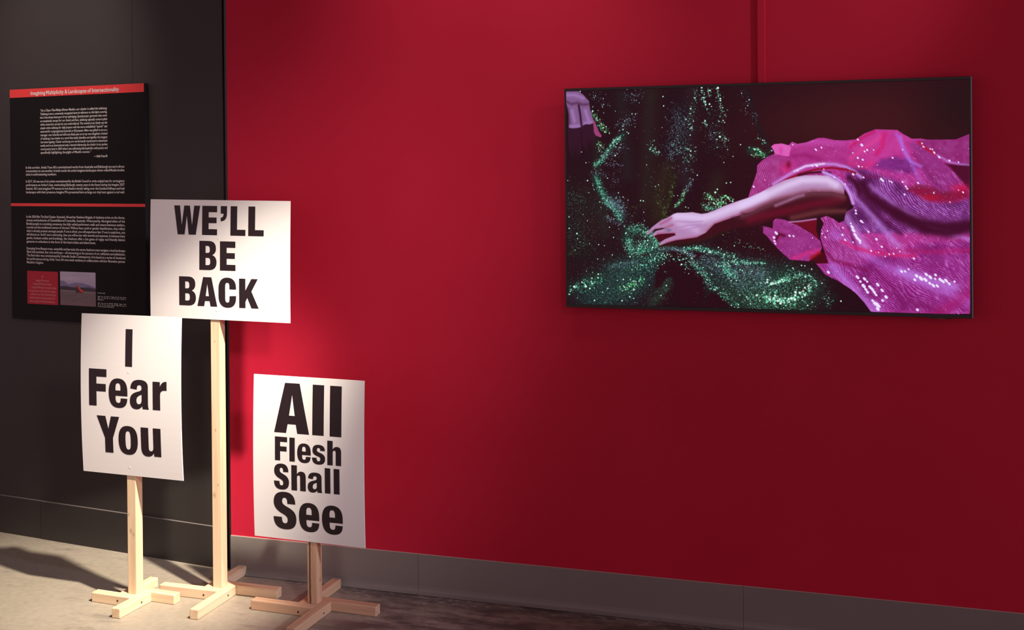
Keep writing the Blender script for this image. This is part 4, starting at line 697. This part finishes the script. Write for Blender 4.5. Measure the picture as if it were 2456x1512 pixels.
sb = link('sensor_bar', boxmesh((2.168-TX0-tw, 2.238-TX0-tw, -.0600, -.0460, -.0035, .0006), .0007, 1), M_BEZ, tv)
link('sensor_window', boxmesh((2.193-TX0-tw, 2.216-TX0-tw, -.0606, -.0590, -.0034, -.0006), .0003, 1), mat('sensor_window', (0.10, 0.05, 0.05), 0.25, 0.5)[0], sb)

# ------------------------------------------------------------------ wall text panel
PS0, PS1, PZ0, PZ1 = -1.0893, -0.3175, 0.979, 2.0065
dirx = Vector((math.cos(W_RZ), math.sin(W_RZ), 0))
pan = empty('text_panel', W_ORG + dirx*((PS0+PS1)/2) + Vector((0, 0, PZ0)), W_RZ)
tag(pan, 'black exhibition text panel with a red header band, mounted on the black wall', 'wall panel')
pw = (PS1-PS0)/2; ph = PZ1-PZ0; SC = (PS0+PS1)/2
FR = -0.0220
M_PAN = mat('black_panel_print', (0.006, 0.005, 0.005), 0.50, 0.12)[0]
M_PRED = mat('red_panel_print', (0.78, 0.045, 0.045), 0.5, 0.3)[0]
M_THUMB = mat('dark_red_print', (0.42, 0.010, 0.028), 0.5, 0.3)[0]
M_WHITE = mat('white_panel_print', (0.72, 0.69, 0.68), 0.55, 0.2)[0]
M_PINKW = mat('pale_pink_print', (0.62, 0.30, 0.29), 0.55, 0.2)[0]
M_PEDGE = mat('panel_edge', (0.035, 0.042, 0.055), 0.35, 0.5)[0]
link('board', boxmesh((-pw, pw, FR+.0006, -.0003, 0, ph)), M_PEDGE, pan)
link('printed_face', boxmesh((-pw, pw, FR, FR+.0006, 0, ph)), M_PAN, pan)
hb0 = 1.9700-PZ0
link('header_band', boxmesh((-pw, pw, FR-.0003, FR, hb0, ph)), M_PRED, pan)
link('divider_stripe', boxmesh((-pw, pw, FR-.0003, FR, 1.4846-PZ0, 1.4975-PZ0)), M_PRED, pan)
th0 = link('print_thumbnail', boxmesh((-.9950-SC, -.8125-SC, FR-.0004, FR, 1.0500-PZ0, 1.1965-PZ0)), M_THUMB, pan)
picture('print_thumbnail', -.7995-SC, -.5957-SC, FR-.0004, 1.0520-PZ0, 1.1990-PZ0, image_mat('beach_picture', beach_print(), 0), pan, .0004)

tcu = bpy.data.curves.new('type', 'FONT'); tcu.resolution_u = 2; tcu.size = 1.0
tob = bpy.data.objects.new('type', tcu); COL.objects.link(tob)
_cache = {}
def type_mesh(word, bold):
    k = (word, bold)
    if k not in _cache:
        tcu.body = word; tcu.offset = bold
        bpy.context.view_layer.update()
        ev = tob.evaluated_get(bpy.context.evaluated_depsgraph_get()); me = ev.to_mesh()
        co = np.array([v.co[:2] for v in me.vertices]) if len(me.vertices) else np.zeros((0, 2))
        fs = [tuple(p.vertices) for p in me.polygons]; ev.to_mesh_clear()
        _cache[k] = (co, fs)
    return _cache[k]
CAPH = float(type_mesh('H', 0.0)[0][:, 1].max())
class Print:
    def __init__(s): s.v = []; s.f = []
    def line(s, text, x0, x1, z, cap, kx, bold=.012, shear=0.0, mode='just', tilt=0.0):
        """words set on one line; kx condenses, spaces stretch to fill x0..x1 when justified"""
        ws = text.split(); sc = cap/CAPH
        ms = [type_mesh(w, bold) for w in ws]
        wid = [(m[0][:, 0].max()-m[0][:, 0].min())*sc*kx for m in ms]
        sp = (.26 if mode != 'left' else .40)*cap; tot = sum(wid); n = len(ws)-1
        if mode == 'just' and n:
            if tot+n*cap*.36 > x1-x0:
                q = (x1-x0-n*cap*.36)/tot; kx *= q; wid = [w*q for w in wid]; tot *= q
            sp = (x1-x0-tot)/n; x = x0
        elif mode == 'center': x = (x0+x1)/2-(tot+n*sp)/2
        elif mode == 'right': x = x1-tot-n*sp
        else: x = x0
        for m, w in zip(ms, wid):
            co, fs = m; base = len(s.v); mn = co[:, 0].min()
            for px, py in co: s.v.append((x+(px-mn)*sc*kx+py*sc*shear, 0, z+py*sc))
            s.f += [tuple(i+base for i in f) for f in fs]
            x += w+sp
    def build(s, name, m, y, parent, clip=None):
        me = bpy.data.meshes.new(name)
        me.from_pydata([(a-SC, y, c-PZ0) for a, b, c in s.v], [], s.f); me.materials.append(m)
        bm = bmesh.new(); bm.from_mesh(me)
        if clip:
            for co, no in (((clip[0]-SC, 0, 0), (-1, 0, 0)), ((clip[1]-SC, 0, 0), (1, 0, 0))):
                bmesh.ops.bisect_plane(bm, geom=list(bm.verts)+list(bm.edges)+list(bm.faces), plane_co=co, plane_no=no, clear_outer=True)
        for f in bm.faces:
            f.normal_update()
            if f.normal.y > 0: f.normal_flip()
        bm.to_mesh(me); bm.free()
        o = bpy.data.objects.new(name, me); COL.objects.link(o); o.parent = parent
        return o
# the heading
HEAD = 'Imagining Multiplicity & Landscapes of Intersectionality'.split(); hc = .0165
hw = [np.ptp(type_mesh(w, .022)[0][:, 0])*hc/CAPH for w in HEAD]; hs = .32*hc
hk = (.5090-hs*(len(HEAD)-1))/sum(hw); hx = -.9618
for w, l in zip(HEAD, hw):
    p = Print(); p.line(w, hx, hx+1, 1.9785, hc, hk, .022, 0, 'left'); p.build('lettering', M_WHITE, FR-.0007, pan); hx += l*hk+hs
QUOTE = ["\u201cAs a Cham-Thai-Malay-Khmer Muslim, our chador is called the telekung.", "Telekung is not a commonly recognized term in reference to this hijab covering,", "but it has always been part of my upbringing. Special prayer garments that cover",
 "us completely except for our hands and face, telekung typically come in plain", "white cotton but can also be very embroidered. The women in my family use the", "simple white telekung for daily prayers with the more embellished \u201cspecial\u201d sets",
 "reserved for congregational Jummah or Eid prayers. Mine was gifted to me as a", "teenager, one I cherish and will most likely pass on to my own daughters. Instead", "of telekung, I use chador as a word that easily identifies and signifies the imagery",
 "I am interrogating. Chador and burqa are words heavily mentioned in mainstream", "media and on an international scale. I started referencing the chador in my spoken", "word poetry back in 2001 when I was addressing Islamophobia with poetry and", "specifically highlighting the plight of Muslim women.\u201d"]
PAR = [(["In this corridor, Anida Yoeu Ali\u2019s commissioned works from Australia and Edinburgh are set in direct", "conversation to one another. In both works the artist imagines landscapes where veiled Muslim bodies", "exist in unthreatening numbers."], (1.6515, 1.6362, 1.6210)),
 (["In 2017, Ali was one of six artists commissioned by the British Council to write original text for an imaginary", "performance on Arthur\u2019s Seat, overlooking Edinburgh, twenty years in the future during the Imagine 2037", "festival. Ali\u2019s text imagines 99 women in red chadors slowly taking over the Scotland hilltops and lush", "landscapes with their presence. Imagine 99 is presented here as large cut vinyl text against a red wall."], (1.5900, 1.5740, 1.5580, 1.5420)),
 (["In the 2024 film The Red Chador: Stranded, Ali and her Rainbow Brigade of chadoras arrive on the shores,", "streets and landmarks of Gurambilbarra/Townsville, Australia. Welcomed by Aboriginal elders of the", "Bindal people in a smoking ceremony the fully veiled performers walk and weave between settlers,", "tourists and the traditional owners of the land. With no face, racial or gender identification, they reflect",
  "what is already present amongst people. If one is afraid, you will experience fear. If one is suspicious, you", "will distrust us. And if one is welcoming, then you will be met with warmth and openness. In between leery", "gawks, hesitant smiles and bombings, the chadoras offer a fun game of rugby and friendly Islamic", "gestures to onlookers in the form of the heart-shake and silent bows."], (1.4330, 1.4172, 1.4014, 1.3857, 1.3699, 1.3541, 1.3384, 1.3226)),
 (["Emerging from Banyan trees, waterfalls and barracks the seven chadoras must navigate a local landscape", "filled with anxieties, fear, love and hope\u2014 all intersecting at the juncture of art, militarism and athleticism.", "The final video was commissioned by Umbrella Studio Contemporary Arts based on a series of durational", "live performances during Anida Yoeu Ali\u2019s two-week residency in collaboration with her filmmaker partner", "Masahiro Sugano."], (1.2920, 1.2765, 1.2610, 1.2455, 1.2300))]
p = Print()
for i, t in enumerate(QUOTE):
    p.line(t, -.9070, -.5210, 1.9032-.01550*i, .0100, .95, .008, .16, 'left' if i == len(QUOTE)-1 else 'just')
p.line('\u2014 Anida Yoeu Ali', -.9, -.5222, 1.6978, .0098, .70, .022, 0, 'right')
p.build('lettering', M_WHITE, FR-.0004, pan)
for lines, zs in PAR:
    p = Print()
    for i, (t, z) in enumerate(zip(lines, zs)):
        p.line(t, -.9962, -.4283, z, .0104, .95, .010, 0, 'left' if i == len(lines)-1 and len(t) < 95 else 'just')
    p.build('lettering', M_WHITE, FR-.0004, pan)
p = Print()
CAP = [("From left to right:", 1.1100), ("Anida Yoeu Ali, Detail of Imagine 99, The Red Chador,", 1.0950), ("2024, cut vinyl text on red wall. Photo courtesy of", 1.0880), ("Ethan Barrett.", 1.0808), ("Anida Yoeu Ali and filmmaker Masahiro Sugano, Video", 1.0665), ("still of The Red Chador: Stranded, 2024, HD video, 15", 1.0592), ("min. Video courtesy of Studio Revolt.", 1.0520)]
for t, z in CAP: p.line(t, -.5848, -.4262, z, .0046, .9, .006, 0, 'left' if t[:4] in ('From', 'Etha', 'min.') else 'just')
p.build('lettering', M_WHITE, FR-.0004, pan)
p = Print()
TH = [("99", 1.1675, 0), ("Imagine 99 women.", 1.1510, 0), ("Imagine 99 Muslim women.", 1.1355, 0), ("Imagine 99 Muslim women\u2019s bodies", 1.1200, 8), ("unconsented to red. Not blood. Imagine", 1.1045, -4), ("a. Blood to me. Shiny, Shimmering, Sp", 1.0895, 3), ("walks dressed in sequined chadors. In", 1.0740, -2), ("she is. Imagine the Muslim body keep", 1.0585, -3)]
for t, z, dx in TH: p.line(t, -.9038-.2+dx*.001, -.9038+.2+dx*.001, z, .0092, .78, .0, .0, 'center')
p.build('lettering', M_PINKW, -.0002+FR-.0004, th0, (-.9950, -.8125))
bpy.data.objects.remove(tob)
